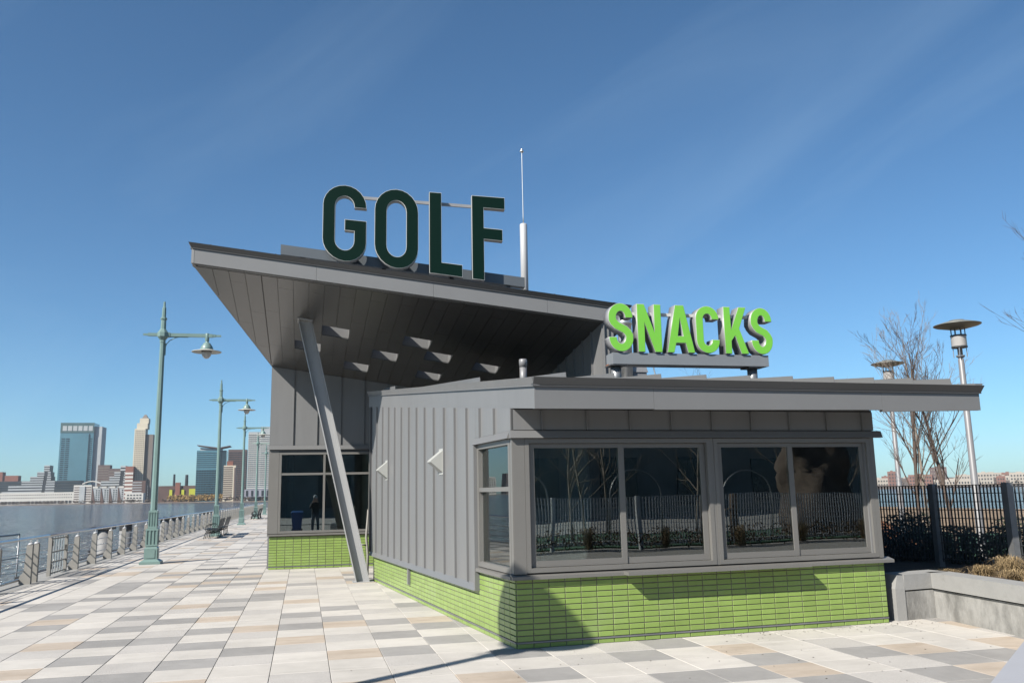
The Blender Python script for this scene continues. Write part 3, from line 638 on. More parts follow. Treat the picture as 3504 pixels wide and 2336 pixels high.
def glyph(ch, W, H, s):
    h = s/2; ry = W*(.54 if H > 1 else .52)-h; rx = W/2-h
    if ch == 'O': return stroke(arc(W/2, H-h-ry, rx, ry, 0, 180)+arc(W/2, h+ry, rx, ry, 180, 360), h, True)
    if ch == 'C': return stroke([(W-h, H*.715)]+arc(W/2, H-h-ry, rx, ry, 0, 180)+arc(W/2, h+ry, rx, ry, 180, 360)+[(W-h, H*.29)], h)
    if ch == 'G':
        lo = stroke([(W-h, H*.715)]+arc(W/2, H-h-ry, rx, ry, 0, 180)+arc(W/2, h+ry, rx, ry, 180, 360)+[(W-h, H*.55-h), (W*.5, H*.55-h)], h); return lo
    if ch == 'L': return [[(0, 0), (W, 0), (W, s), (s, s), (s, H), (0, H)]]
    if ch == 'F': return [[(0, 0), (s, 0), (s, H*.485), (W*.92, H*.485), (W*.92, H*.485+s*.92), (s, H*.485+s*.92), (s, H-s*.95), (W, H-s*.95), (W, H), (0, H)]]
    if ch == 'N': return [[(0, 0), (s, 0), (s, H*.62), (W-s*1.05, 0), (W, 0), (W, H), (W-s, H), (W-s, H*.40), (s*1.05, H), (0, H)]]
    if ch == 'A':
        return [[(0, 0), (s*1.02, 0), (s*1.35, H*.20), (W-s*1.35, H*.20), (W-s*1.02, 0), (W, 0), (W*.5+s*.62, H), (W*.5-s*.62, H)], [(s*1.62, H*.35), (W*.5, H*.74), (W-s*1.62, H*.35)]]
    if ch == 'K': return [[(0, 0), (s, 0), (s, H*.27), (s*1.55, H*.38), (W-s*1.15, 0), (W, 0), (s*2.25, H*.54), (W*.97, H), (W*.97-s*1.12, H), (s, H*.50), (s, H), (0, H)]]
    if ch == 'S':
        r = (H-s)/4.0; a = rx
        p = [(W-h, H*.70)]+arc(W/2, H-h-r*.98, a, r*.98, 5, 180, 14)
        p += [(h*1.0, H*.66), (h*1.35, H*.60), (W*.34, H*.535), (W*.66, H*.455), (W-h*1.35, H*.39), (W-h, H*.33)]
        p += arc(W/2, h+r*.98, a, r*.98, 0, -175, 14)+[(h, H*.30)]
        return stroke(p, h)
def letter_mesh(loops, depth, mapf, z0=0.):
    cu = bpy.data.curves.new('t', 'CURVE'); cu.dimensions = '2D'; cu.fill_mode = 'BOTH'; cu.extrude = depth/2
    for l in loops:
        sp = cu.splines.new('POLY'); sp.points.add(len(l)-1); sp.use_cyclic_u = True
        for q, (x, y) in zip(sp.points, l): q.co = (x, y, 0, 1)
    o = bpy.data.objects.new('t', cu); col.objects.link(o)
    dg = bpy.context.evaluated_depsgraph_get(); me = bpy.data.meshes.new_from_object(o.evaluated_get(dg))
    bpy.data.objects.remove(o); bpy.data.curves.remove(cu)
    for v in me.vertices: v.co = mapf(v.co.x, v.co.y, v.co.z+z0)
    bm = bmesh.new(); bm.from_mesh(me); bmesh.ops.remove_doubles(bm, verts=bm.verts, dist=1e-4); bmesh.ops.recalc_face_normals(bm, faces=bm.faces); bm.to_mesh(me); bm.free()
    return me
def letter(ch, W, H, s, depth, mapf, parent, face, rim, body, rimmat):
    lo = glyph(ch, W, H, s)
    me = letter_mesh(lo, depth, mapf, -depth/2); me.materials.clear(); me.materials.append(MATS[body]); o = link('letter', me, parent)
    me = letter_mesh(inset(lo, .0005), .006, mapf, .0032); me.materials.clear(); me.materials.append(MATS[rimmat]); link('trim_cap', me, o)
    me = letter_mesh(inset(lo, rim), .006, mapf, .0085); me.materials.clear(); me.materials.append(MATS[face]); link('face', me, o)
    return o
# GOLF, standing along the canopy edge
gs = thing('golf_sign', 'dark green channel letters reading GOLF on the tilted canopy edge', 'sign')
def gmap(x0, Wd):
    def f(s, t, n):
        x = x0+s*.9951; zb = 6.096-.126*(x+.151); zt = 7.764-.0525*(x+.136)
        p = CF.p((x-T0[0])/.9951, .10+n, zb+t/1.66*(zt-zb)); return p
    return f
for ch, x0, x1 in (('G', -2.215, -1.372), ('O', -1.215, -.36), ('L', -.145, .507), ('F', .70, 1.37)):
    letter(ch, (x1-x0)/.9951, 1.66, .245 if ch in 'LF' else .238, .15, gmap(x0, x1-x0), gs, 'golf_green', .009, 'letter_metal', 'letter_rim')
def ubar(m_, xa, xb, n0, n1, za, zb_, h):
    ua, ub = (xa-T0[0])/.9951, (xb-T0[0])/.9951
    m_.hexa([CF.p(ua, n0, za), CF.p(ub, n0, zb_), CF.p(ub, n1, zb_), CF.p(ua, n1, za)], [CF.p(ua, n0, za+h), CF.p(ub, n0, zb_+h), CF.p(ub, n1, zb_+h), CF.p(ua, n1, za+h)]); return m_
ubar(MB(), -3.04, 1.80, -.45, -.25, 6.52, 5.92, .20).build('beam', 'beam_grey', gs)
ubar(MB(), -1.9, .95, -.105, -.065, 7.66, 7.50, .06).build('tie_bar', 'letter_metal', gs)
for x in (-2.6, -1.0, .35, 1.5):
    z = 6.52+(x+3.04)*(-.6/4.84); y_ = CF.p((x-T0[0])/.9951, -.35, 0)[1]
    MB().box(x-.04, x+.04, y_-.05, y_+.05, ZS(x, y_)+.35, z+.02).build('beam_post', 'clad_dark', gs)
for x in (-1.95, -1.6, -.95, -.6, .02, .82):
    z = 6.52+(x+3.04)*(-.6/4.84)+.08
    ubar(MB(), x-.02, x+.02, -.25, -.05, z, z, .05).build('bracket', 'letter_metal', gs)
# SNACKS, standing on a beam above the snack roof
ss = thing('snacks_sign', 'bright green channel letters reading SNACKS on a grey beam above the roof', 'sign')
def smap(x0): return lambda s, t, n: (x0+s, 1.0-n, 3.722+t)
for ch, x0, x1 in (('S', 1.655, 2.02), ('N', 2.085, 2.452), ('A', 2.525, 2.957), ('C', 2.988, 3.352), ('K', 3.432, 3.810), ('S', 3.862, 4.205)):
    letter(ch, x1-x0, .695, .115 if ch in 'SC' else .108, .19, smap(x0), ss, 'snack_green', .006, 'letter_metal', 'letter_rim')
bm_ = MB().box(1.712, 4.13, 1.02, 1.30, 3.55, 3.712).build('beam', 'beam_light', ss)
MB().box(1.70, 1.711, 1.2, 1.30, 3.545, 3.57).build('rust_patch', 'rust', bm_)
MB().box(1.75, 4.1, 1.08, 1.12, 4.265, 4.31).build('tie_bar', 'letter_rim', ss)
for x in (1.80, 3.93):
    MB().lathe(x, 1.16, [(.073, zf(1.16)+.3), (.073, 3.53)], 16).build('post', 'galv', ss, smooth=True)
    MB().box(x-.12, x+.12, 1.03, 1.29, 3.531, 3.548).build('cap_plate', 'clad_dark', ss)
# lightning mast
ms = thing('roof_mast', 'white tubular mast with thin rod and finial rising from the canopy roof', 'mast', (2.17, 7.6, 5.3))
o_ = (2.17, 7.6, 5.3)
MB().lathe(2.17, 7.6, [(.082, 5.3), (.082, 7.68), (.07, 7.70), (.02, 7.71)], 20).build('tube', 'mast_white', ms, o_, True)
MB().lathe(2.17, 7.6, [(.014, 7.7), (.012, 7.85), (.009, 9.36), (.006, 9.47)], 8).build('rod', 'steel', ms, o_, True)
MB().lathe(2.17, 7.6, [(.004, 9.37), (.045, 9.40), (.05, 9.415), (.02, 9.43), (.028, 9.455), (.012, 9.48), (.002, 9.485)], 12).build('finial', 'steel', ms, o_, True)

# ------------------------------------------------------------------ river railing
XR = -8.42
rl = thing('river_railing', 'long grey promenade railing with tapered posts and a tubular steel handrail', 'railing', (XR, 40, 0))
ro = (XR, 40, 0)
def post_mb():
    m_ = MB(); d = .055
    pr = [(-.165, 0), (.068, 0), (.068, .86), (-.050, .86), (-.082, .27), (-.135, .22), (-.165, .15)]
    m_.add([(x, -d, z) for x, z in pr]+[(x, d, z) for x, z in pr], [tuple(range(7)), tuple(range(13, 6, -1))]+[(i, 7+i, 7+(i+1) % 7, (i+1) % 7) for i in range(7)])
    return m_
ys = [3.0, 5.15, 7.28, 9.42, 11.55, 12.02, 15.73, 17.78, 19.92]
while ys[-1] < 128: ys.append(ys[-1]+2.14)
pm = post_mb().build('post', 'post_grey', rl); cm = MB().lathe(.015, 0, [(.062, .862), (.06, .885), (.035, .905), (.012, .91)], 10).build('post_cap', 'mast_white', pm, smooth=True)
rm = MB().lathe(.015, 0, [(.014, .90), (.014, .985)], 8).build('rod', 'steel', pm, smooth=True)
sm_ = MB().box(-.118, .078, -.0005, .0005, 0, 0).v
pm.location = (0, ys[0]-40, 0)
for y in ys[1:]:
    c = copy_tree(pm, rl); c.location = (0, y-40, 0)
def rail(x, z, r, y0, y1, name, mt): MB().tube([(XR+x, y0, z), (XR+x, y1, z)], r, 10).build(name, mt, rl, ro, True)
for a, b in ((2, 12.95), (12.95, 60), (60, 130)): rail(.015, 1.005, .036, a+.004, b-.004, 'handrail', 'rail_blue')
for x, z, r in ((-.068, .675, .012), (-.08, .495, .012), (-.092, .305, .012), (-.19, .10, .032)):
    for a, b in ((2, 12.10), (14.75, 130)): rail(x, z, r, a, b, 'rail', 'steel')
gt = thing('railing_gate', 'narrow steel bar gate set in the river railing', 'gate', (XR, 13.85, 0)); go = (XR, 13.85, 0)
m_ = MB(); m_.box(XR-.03, XR+.05, 13.10, 13.20, .04, .955).box(XR-.03, XR+.05, 14.55, 14.63, .06, .955); m_.build('frame', 'post_grey', gt, go)
m_ = MB()
for z in (.08, .34, .58, .90): m_ = MB().box(XR, XR+.03, 13.201, 14.549, z, z+.03); m_.build('crossbar', 'post_grey', gt, go)
for k in range(5):
    y = 13.42+.235*k; MB().box(XR+.004, XR+.026, y-.028, y+.028, .06, .95).build('bar', 'steel', gt, go)
MB().box(XR+.03, XR+.05, 14.42, 14.5, .62, .72).build('latch', 'black', gt, go)
for z in (.2, .75): MB().box(XR+.02, XR+.06, 13.17, 13.215, z, z+.12).build('hinge', 'iron', gt, go)
# fender piles standing in the river
for k, (x, y, zt, lab) in enumerate(((-9.75, 25.6, .82, 'pale round fender pile with dark plate cap behind the railing'), (-9.62, 28.9, .80, 'stout grey fender pile with dark sleeve behind the railing')) + tuple((-9.6, q, .84, 'one of three dark capped fender piles beyond the benches') for q in (39.3, 41.7, 44.1)) + tuple((-9.6, q, .84, 'one of two small capped piles past the third lamp post') for q in (58., 60.5))):
    p = thing('fender_pile', lab or 'dark capped fender pile in a row behind the far railing', 'pile', (x, y, -3.2), 'fender piles outside the railing')
    MB().lathe(x, y, [(.24, -3.2), (.24, zt-.08)], 14).build('shaft', 'pile', p, (x, y, -3.2), True)
    if k != 1: MB().box(x-.42, x+.34, y-.3, y+.3, zt-.08, zt+.03).build('cap', 'pile_cap', p, (x, y, -3.2))
    else: MB().lathe(x, y, [(.25, zt-.22), (.25, zt+.03)], 14).build('cap', 'pile_cap', p, (x, y, -3.2))
# timber wale / moored float outside the railing
fw_ = thing('fender_wale', 'dark timber wale bolted along the outer face of the pier', 'fender', (-9.5, 30, -1))
m_ = MB().box(-9.62, -9.3, 14.8, 62, -.42, -.08); m_.build('beam', 'pile_cap', fw_, (-9.5, 30, -1))
for k in range(12): MB().box(-9.66, -9.60, 16+k*3.4, 16.2+k*3.4, -.40, .12).build('cleat', 'pile_cap', fw_, (-9.5, 30, -1))
gw = thing('dock_gangway', 'thin metal handrail of a lower dock out on the water', 'gangway', (-15, 26, -2.8)); g0 = (-15, 26, -2.8)
MB().box(-17.5, -12.5, 22, 32, -2.9, -2.35).build('float', 'pile_cap', gw, g0)
for xa, ya, xb, yb in ((-14.6, 17.5, -13.2, 27.5),):
    MB().tube([(xa, ya, .58), (xb, yb, .58)], .035, 8).build('handrail', 'galv', gw, g0, True)
    for t in (0, .5, 1): MB().tube([(xa+(xb-xa)*t, ya+(yb-ya)*t, -2.4), (xa+(xb-xa)*t, ya+(yb-ya)*t, .58)], .03, 8).build('stanchion', 'galv', gw, g0, True)
    MB().tube([(xa, ya, -.3), (xb, yb, -.3)], .02, 6).build('rail', 'galv', gw, g0, True)

# ------------------------------------------------------------------ promenade lamps
def oct_prof(m_, prof, n=8, rot=R(22.5)): return m_.lathe(0, 0, prof, n, 0, rot)
lamp = thing('promenade_lamp', 'nearest tall teal lamp post with bell shade, beside the river railing', 'street lamp', (-6.68, 16.82, 0), 'teal promenade lamp posts')
q8 = lambda w: w/math.cos(R(22.5))
m_ = MB(); m_.box(-.28, .28, -.28, .28, 0, .07).hexa([(-.27, -.27, .07), (.27, -.27, .07), (.27, .27, .07), (-.27, .27, .07)], [(-.19, -.19, .13), (.19, -.19, .13), (.19, .19, .13), (-.19, .19, .13)]); m_.build('plinth', 'teal', lamp)
m_ = MB(); m_.box(-.175, .175, -.175, .175, .13, .44).hexa([(-.175, -.175, .44), (.175, -.175, .44), (.175, .175, .44), (-.175, .175, .44)], [(-.13, -.13, .50), (.13, -.13, .50), (.13, .13, .50), (-.13, .13, .50)]); bo = m_.build('base_block', 'teal', lamp)
m_ = MB(); e = .006
for sx_, sy_ in ((0, -1), (-1, 0), (1, 0), (0, 1)):
    if sx_ == 0: m_ = MB().box(-.115, .115, sy_*.176-(.013 if sy_ < 0 else 0), sy_*.176+(0 if sy_ < 0 else .013), .17, .40)
    else: m_ = MB().box(sx_*.176-(.013 if sx_ < 0 else 0), sx_*.176+(0 if sx_ < 0 else .013), -.115, .115, .17, .40)
    m_.build('panel', 'teal', bo)
def fluted(r, z0, z1):
    m_ = MB(); c = r*.84
    m_.box(-c, c, -c, c, z0, z1); m_.box(-r, r, -r, r, z0, z0+.05); m_.box(-r, r, -r, r, z1-.05, z1)
    m_.hexa([(-r, -r, z1), (r, -r, z1), (r, r, z1), (-r, r, z1)], [(-c*.8, -c*.8, z1+.018), (c*.8, -c*.8, z1+.018), (c*.8, c*.8, z1+.018), (-c*.8, c*.8, z1+.018)])
    for sg in (-1, 1):
        for k in range(4):
            x = (-.88+.5867*k)*r; t = .14*r; p0, p1 = sorted((sg*c*.99, sg*r*.985))
            m_.box(x-t*.85, x+t*.85, p0, p1, z0+.05, z1-.05); m_.box(p0, p1, x-t*.85, x+t*.85, z0+.05, z1-.05)
    return m_
fluted(.160, .50, .985).build('fluted_shaft', 'teal', lamp); fluted(.118, 1.005, 1.49).build('fluted_shaft', 'teal', lamp)
m_ = MB(); oct_prof(m_, [(q8(.088), 1.51), (q8(.068), 6.42), (q8(.08), 6.44), (q8(.08), 6.50)]); m_.build('pole', 'teal', lamp)
m_ = MB(); oct_prof(m_, [(q8(.07), 6.50), (q8(.15), 6.61), (q8(.15), 6.73), (q8(.075), 6.85), (q8(.07), 7.12), (q8(.092), 7.14), (q8(.092), 7.18), (q8(.058), 7.20), (q8(.052), 7.50), (q8(.034), 7.52), (q8(.03), 7.68), (.006, 7.69)]); m_.build('finial', 'teal', lamp)
m_ = MB(); m_.box(.13, 1.42, -.045, .045, 6.62, 6.72).box(1.42, 1.50, -.036, .036, 6.63, 6.71).box(1.50, 1.66, -.026, .026, 6.642, 6.698).box(.12, .20, -.06, .06, 6.60, 6.74); ao = m_.build('arm', 'teal', lamp)
m_ = MB(); m_.box(-.42, -.13, -.042, .042, 6.625, 6.715).box(-.55, -.42, -.026, .026, 6.642, 6.698); m_.build('stub_arm', 'teal', lamp)
m_ = MB(); pts = [(.08+.0*k, 0, 0) for k in range(1)]
m_.tube([(.075, 0, 6.28), (.12, 0, 6.40), (.20, 0, 6.50), (.36, 0, 6.59), (.52, 0, 6.625)], .014, 6).box(.13, .72, -.012, .012, 6.60, 6.632).box(.07, .10, -.012, .012, 6.05, 6.42); m_.build('bracket', 'teal', ao)
hx = 1.26
hd = MB().lathe(hx, 0, [(.055, 6.74), (.062, 6.72), (.062, 6.52), (.05, 6.50), (.05, 6.46), (.10, 6.44), (.115, 6.41), (.17, 6.33), (.195, 6.25), (.19, 6.235)][::-1], 16).build('hood', 'teal', lamp, smooth=True)
MB().lathe(hx, 0, [(.19, 6.205), (.43, 6.165), (.435, 6.172), (.43, 6.182), (.19, 6.238)], 24).build('shade', 'shade_white', lamp, smooth=True)
MB().lathe(hx, 0, [(.004, 5.965), (.06, 5.975), (.11, 6.03), (.14, 6.10), (.155, 6.20)], 16).build('globe', 'globe', lamp, smooth=True)
for k, y in enumerate((34.9, 53.0, 71.2, 89.3, 107.5, 125.6)):
    c = copy_tree(lamp); c.location = (-6.62, y, 0)
    c['label'] = ['teal bell-shade lamp post standing among the black benches', 'teal bell-shade lamp post, third along the promenade railing', 'teal bell-shade lamp post beside the farther pair of benches', 'small teal lamp post far along the promenade', 'small teal lamp post far along the promenade', 'small teal lamp post far along the promenade'][k]

# ------------------------------------------------------------------ benches
bench = thing('park_bench', 'nearest black iron slatted bench with hoop armrests, facing the river', 'bench', (-6.35, 32.1, 0), 'black benches along the promenade')
def hoop(m_, y):
    cx, cz = -.30, .46
    m_.tube([(cx+.17*math.cos(R(a)), y, cz+.19*math.sin(R(a))) for a in range(-60, 301, 24)], .014, 6)
    m_.tube([(-.52, y, 0), (-.50, y, .12), (-.46, y, .25), (-.40, y, .36), (-.2, y, .40), (.06, y, .36)], .017, 6)
    m_.tube([(.10, y, 0), (.06, y, .12), (.04, y, .26), (.06, y, .40), (.13, y, .62), (.20, y, .86)], .018, 6)
    m_.tube([(-.46, y, .26), (-.2, y, .24), (.04, y, .30)], .014, 6)
    m_.tube([(-.30, y, 0), (-.26, y, .14), (-.2, y, .28)], .014, 6)
for y in (.0, .73, 1.46, 2.2): m_ = MB(); hoop(m_, y); m_.build('end_frame', 'iron', bench, smooth=True)
for k in range(5):
    x = -.48+.115*k; z = .415-.012*k; MB().box(x-.045, x+.045, -.06, 2.26, z, z+.022).build('seat_slat', 'slat_dark', bench)
for k in range(4):
    z = .50+.105*k; x = .085+.028*k; MB().hexa([(x, -.06, z), (x+.02, -.06, z), (x+.02, 2.26, z), (x, 2.26, z)], [(x+.022, -.06, z+.085), (x+.042, -.06, z+.085), (x+.042, 2.26, z+.085), (x+.022, 2.26, z+.085)]).build('back_slat', 'slat_dark', bench)
for y, lb in ((35.5, 'black iron bench just beyond the second lamp post'), (68.3, 'black bench beside the fourth lamp post'), (72.0, 'black bench beside the fourth lamp post'), (104.6, 'tiny black bench far along the promenade')):
    c = copy_tree(bench); c.location = (-6.35, y, 0); c['label'] = lb
# trench drain
dr = thing('floor_drain', 'narrow dark drain grate let into the paving before the golf building', 'drain', (-4.63, 14.03, 0))
MB().box(-5.16, -4.10, 13.965, 14.095, .0015, .004).build('frame', 'far_dark', dr, (-4.63, 14.03, 0))
for k in range(20): MB().box(-5.14+.052*k, -5.11+.052*k, 13.975, 14.085, .0041, .009).build('slat', 'iron', dr, (-4.63, 14.03, 0))

# ------------------------------------------------------------------ disc-topped pole lamps
dl = thing('disc_lamp', 'tall grey pole lamp with flat disc top behind the snack roof corner', 'street lamp', (10.8, 4.79, .1), 'disc-topped pole lamps')
DH = 5.0
m_ = MB().lathe(0, 0, [(.11, 0), (.11, .04), (.075, .06), (.058, DH-.75), (.05, DH-.74), (.05, DH-.70)], 14); m_.build('pole', 'pole_grey', dl, smooth=True)
m_ = MB().lathe(0, 0, [(.07, DH-.70), (.085, DH-.68), (.085, DH-.66)], 14); m_.build('collar', 'pole_grey', dl)
for k in range(4):
    a = R(45+90*k); MB().tube([(.125*math.cos(a), .125*math.sin(a), DH-.70), (.125*math.cos(a), .125*math.sin(a), DH-.48)], .010, 6).build('strut', 'steel', dl)
for k in range(8):
    a = R(22.5+45*k); MB().tube([(.14*math.cos(a), .14*math.sin(a), DH-.24), (.14*math.cos(a), .14*math.sin(a), DH-.08)], .008, 5).build('strut', 'fence_dark', dl)
MB().lathe(0, 0, [(.05, DH-.70), (.05, DH-.50), (.09, DH-.48)], 12).build('ballast', 'pole_grey', dl, smooth=True)
MB().lathe(0, 0, [(.14, DH-.48), (.15, DH-.46), (.15, DH-.25), (.155, DH-.24), (.10, DH-.235)], 18).build('lens', 'globe', dl, smooth=True)
MB().lathe(0, 0, [(.155, DH-.50), (.155, DH-.47)], 18).build('ring', 'fence_dark', dl); MB().lathe(0, 0, [(.157, DH-.26), (.157, DH-.23)], 18).build('ring', 'fence_dark', dl)
MB().lathe(0, 0, [(.16, DH-.10), (.43, DH-.035), (.46, DH-.02), (.46, DH-.010), (.27, DH+.045), (.16, DH+.06), (.15, DH+.085), (.02, DH+.09)], 32).build('disc', 'lamp_olive', dl, smooth=True)
c = copy_tree(dl); c.location = (13.98, 11.24, .3); c['label'] = 'grey disc-topped pole lamp standing among the bare tree branches'
c = copy_tree(dl); c.location = (-6.20, -4.18, 0); c['label'] = 'grey disc-topped pole lamp whose shadow falls on the brick corner'
c.scale = (1.30, 1.30, 1.30)

# ------------------------------------------------------------------ planter, fence, planting
pl = thing('planter_wall', 'stained low concrete planter wall with a projecting cap band', 'planter', (6.1, .3, 0)); po = (6.1, .3, 0)
path = [(5.47, 3.2), (5.50, .30), (6.33, .42), (6.13, -1.3), (5.95, -2.6)]
def wall_seg(m_, a, b, t, z0, z1, o=0., e0=0., e1=0.):
    F = Frame(a[0], a[1], b[0]-a[0], b[1]-a[1]); l = math.hypot(b[0]-a[0], b[1]-a[1]); F.box(m_, -e0, l+e1, -t, o, z0, z1)
pf = [(5.50, .30), (6.335, .425)]
m_ = MB(); wall_seg(m_, pf[0], pf[1], .30, -.02, .375, 0, 0, .0); m_.build('panel', 'concrete', pl, po)
m_ = MB(); wall_seg(m_, pf[0], pf[1], .29, .375, .395, -.02, 0, .0); m_.build('reveal', 'pile_cap', pl, po)
m_ = MB(); wall_seg(m_, pf[0], pf[1], .34, .395, .60, .012, 0, .0); m_.build('cap', 'concrete_clean', pl, po)
pg = [(6.34, .43), (5.98, -2.9)]
m_ = MB(); wall_seg(m_, pg[0], pg[1], -.30, -.02, .375, 0, .0, .0); m_.build('panel', 'concrete', pl, po)
m_ = MB(); wall_seg(m_, pg[0], pg[1], -.29, .375, .395, .02, .0, .0); m_.build('reveal', 'pile_cap', pl, po)
m_ = MB(); wall_seg(m_, pg[0], pg[1], -.34, .395, .60, -.012, .02, .0); m_.build('cap', 'concrete_clean', pl, po)
m_ = MB(); m_.hexa([(5.34, .27, -.02), (5.497, .285, -.02), (5.497, 4.0, -.02), (5.34, 4.0, -.02)], [(5.34, .27, .42), (5.497, .285, .42), (5.497, 4.0, .42), (5.34, 4.0, .42)])
m_.hexa([(5.34, .27, .42), (5.497, .285, .42), (5.497, 4.0, .42), (5.34, 4.0, .42)], [(5.40, .29, .60), (5.497, .30, .60), (5.497, 4.0, .60), (5.40, 4.0, .60)]); m_.build('end_block', 'concrete_clean', pl, po)
tag(MB().prism([(5.50, .64), (6.68, .80), (6.30, -2.9), (9, -3), (9.6, 6), (8.9, 10), (5.5, 10)], -.02, .50).build('planting_bed', 'mulch'), kind='structure')
# golf course ground behind the fence
tag(MB().prism([(9.6, -3), (46, -3), (46, 60), (6, 60), (6, 10), (8.9, 10), (9.6, 6)], -.03, .03).build('golf_ground', 'course_ground'), kind='structure')
tag(MB().prism([(11.6, 7.2), (16, 9), (21, 15), (19, 19), (13, 14)], .03, .10).build('golf_green_patch', 'turf'), kind='structure')
m_ = MB(); N_ = 18; vs = []
for j in range(7):
    for i in range(N_):
        a = 2*math.pi*i/N_; k = 1-j/6; vs.append((12.9+3.1*k*math.cos(a)*(1+.12*math.sin(3*a+j)), 14.2+4.2*k*math.sin(a)*(1+.1*math.sin(2*a)), .02+1.15*(1-k**2)+.05*math.sin(5*a+2*j)*(0 < j < 6)))
m_.add(vs, [(j*N_+i, j*N_+(i+1) % N_, (j+1)*N_+(i+1) % N_, (j+1)*N_+i) for j in range(6) for i in range(N_)])
tag(m_.build('orange_bank', 'orange_ground'), kind='structure')
FP = [(5.9, 7.6), (7.51, 1.99), (7.82, .79), (9.6, .25)]
def fence(name, label, pts, z0, z1, pitch, posts, grp=None, mat='fence_dark', bw=.0105, bd=.012):
    fe = thing(name, label, 'fence', (pts[0][0], pts[0][1], z0), grp); off = (pts[0][0], pts[0][1], z0); cnt = 0; rest = MB()
    for a, b in zip(pts[:-1], pts[1:]):
        F = Frame(a[0], a[1], b[0]-a[0], b[1]-a[1]); l = math.hypot(b[0]-a[0], b[1]-a[1])
        for k in range(int(l/pitch)):
            u = .05+k*pitch
            if u > l-.04: continue
            MB.build(fbox(F, u-bw, u+bw, -bd/2, bd/2, z0+.08, z1), 'bar', mat, fe, off) if cnt < 290 else F.box(rest, u-bw, u+bw, -bd/2, bd/2, z0+.08, z1)
            cnt += 1
        n = 9
        for k in range(n+1):
            z = z0+.12+(z1-.012-z0-.12)*k/n
            MB.build(fbox(F, .02, l-.02, bd/2+.001, bd/2+.011, z, z+.011), 'crossbar', mat, fe, off)
    if rest.v: tag(rest.build('bars_beyond', mat, fe, off), kind='stuff')
    for (x, y, w_, d_) in posts: MB().box(x-w_, x+w_, y-d_, y+d_, z0-.1, z1+.02).build('post', 'galv' if mat == 'fence_dark' else mat, fe, off)
    return fe
fence('bar_fence', 'dark vertical flat-bar fence above the concrete planter', FP, .5, 1.79, .058, [(7.50, 1.99, .05, .05), (7.82, .79, .055, .055), (6.75, 4.65, .05, .05)])
def leaves(m_, n, ellip, size, rng):
    (cx, cy, cz), (rx, ry, rz) = ellip
    for _ in range(n):
        while True:
            p = Vector((rng.uniform(-1, 1), rng.uniform(-1, 1), rng.uniform(-1, 1)))
            if .25 < p.length < 1: break
        c_ = Vector((cx+p.x*rx, cy+p.y*ry, cz+p.z*rz)); s = size*rng.uniform(.6, 1.4)
        a = Vector((rng.gauss(0, 1), rng.gauss(0, 1), rng.gauss(.2, 1))).normalized(); b = a.orthogonal().normalized(); d = a.cross(b)
        m_.add([c_-a*s, c_+b*s*.45+d*s*.1, c_+a*s, c_-b*s*.45+d*s*.1], [(0, 1, 2, 3)])
rng = random.Random(3)
SH = [((8.0, 3.3, .76), (.55, .7, .34)), ((8.35, 2.5, .76), (.5, .6, .36)), ((7.75, 4.6, .74), (.6, .8, .34)), ((8.75, 1.65, .86), (.55, .5, .44)), ((9.1, 1.0, .80), (.5, .5, .38)), ((7.4, 6.0, .9), (.6, .8, .5)), ((8.5, 3.9, .9), (.5, .6, .45))]
for k, (c_, r_) in enumerate(SH):
    sh = thing('evergreen_shrub', ['dense dark evergreen shrub behind the middle of the fence', 'dark clipped shrub behind the fence post', 'dark shrub behind the fence next to the green brick', 'tall rounded dark shrub behind the fence beside the corner post', 'low dark shrub behind the fence corner', 'dark shrub hidden behind the snack building corner', 'dark shrub at the back of the planting bed'][k], 'shrub', (c_[0], c_[1], .5), 'shrubs behind the bar fence'); o_ = (c_[0], c_[1], .5)
    m_ = MB(); leaves(m_, 1500, (c_, r_), .045, rng); m_.build('foliage', 'leaf_dark', sh, o_, fix=False)
    m_ = MB()
    for j in range(9):
        a = rng.uniform(0, 6.28); m_.tube([(c_[0]+.08*math.cos(a), c_[1]+.08*math.sin(a), .48), (c_[0]+r_[0]*.6*math.cos(a), c_[1]+r_[1]*.6*math.sin(a), c_[2]+.2)], [.012, .005], 4)
    m_.build('stem', 'bark', sh, o_)
def tuft(m_, x, y, z, n, h, spread, rng):
    for _ in range(n):
        a = rng.uniform(0, 6.283); r = spread*rng.uniform(.15, 1); hh = h*rng.uniform(.5, 1.1); b0 = Vector((x+.06*rng.gauss(0, 1), y+.06*rng.gauss(0, 1), z))
        tip = b0+Vector((math.cos(a)*r, math.sin(a)*r, hh*(1-.55*r/spread))); mid = b0+Vector((math.cos(a)*r*.4, math.sin(a)*r*.4, hh*.75)); sd_ = Vector((-math.sin(a), math.cos(a), 0))*.0035
        m_.add([b0-sd_, b0+sd_, mid+sd_, mid-sd_, tip], [(0, 1, 2, 3), (3, 2, 4)])
GR = [(7.10, .62, .26, .30), (7.25, .28, .50, .40), (7.55, .05, .42, .45), (6.9, -.2, .28, .42), (7.3, -.55, .34, .45), (6.95, -.95, .28, .42), (7.7, -.9, .35, .5), (6.75, .98, .16, .30), (7.0, -1.5, .28, .4), (6.5, 1.15, .12, .25)]
for k, (x, y, h, s) in enumerate(GR):
    m_ = MB(); tuft(m_, x, y, .49, 420, h*.72, s*.9, rng)
    tag(m_.build('grass_tuft', 'straw', fix=False), 'tall spiky tuft of dry straw grass by the fence corner post' if k == 1 else 'low sprawling tuft of dry straw coloured grass on the planter', 'grass', 'dry grass tufts on the planter')

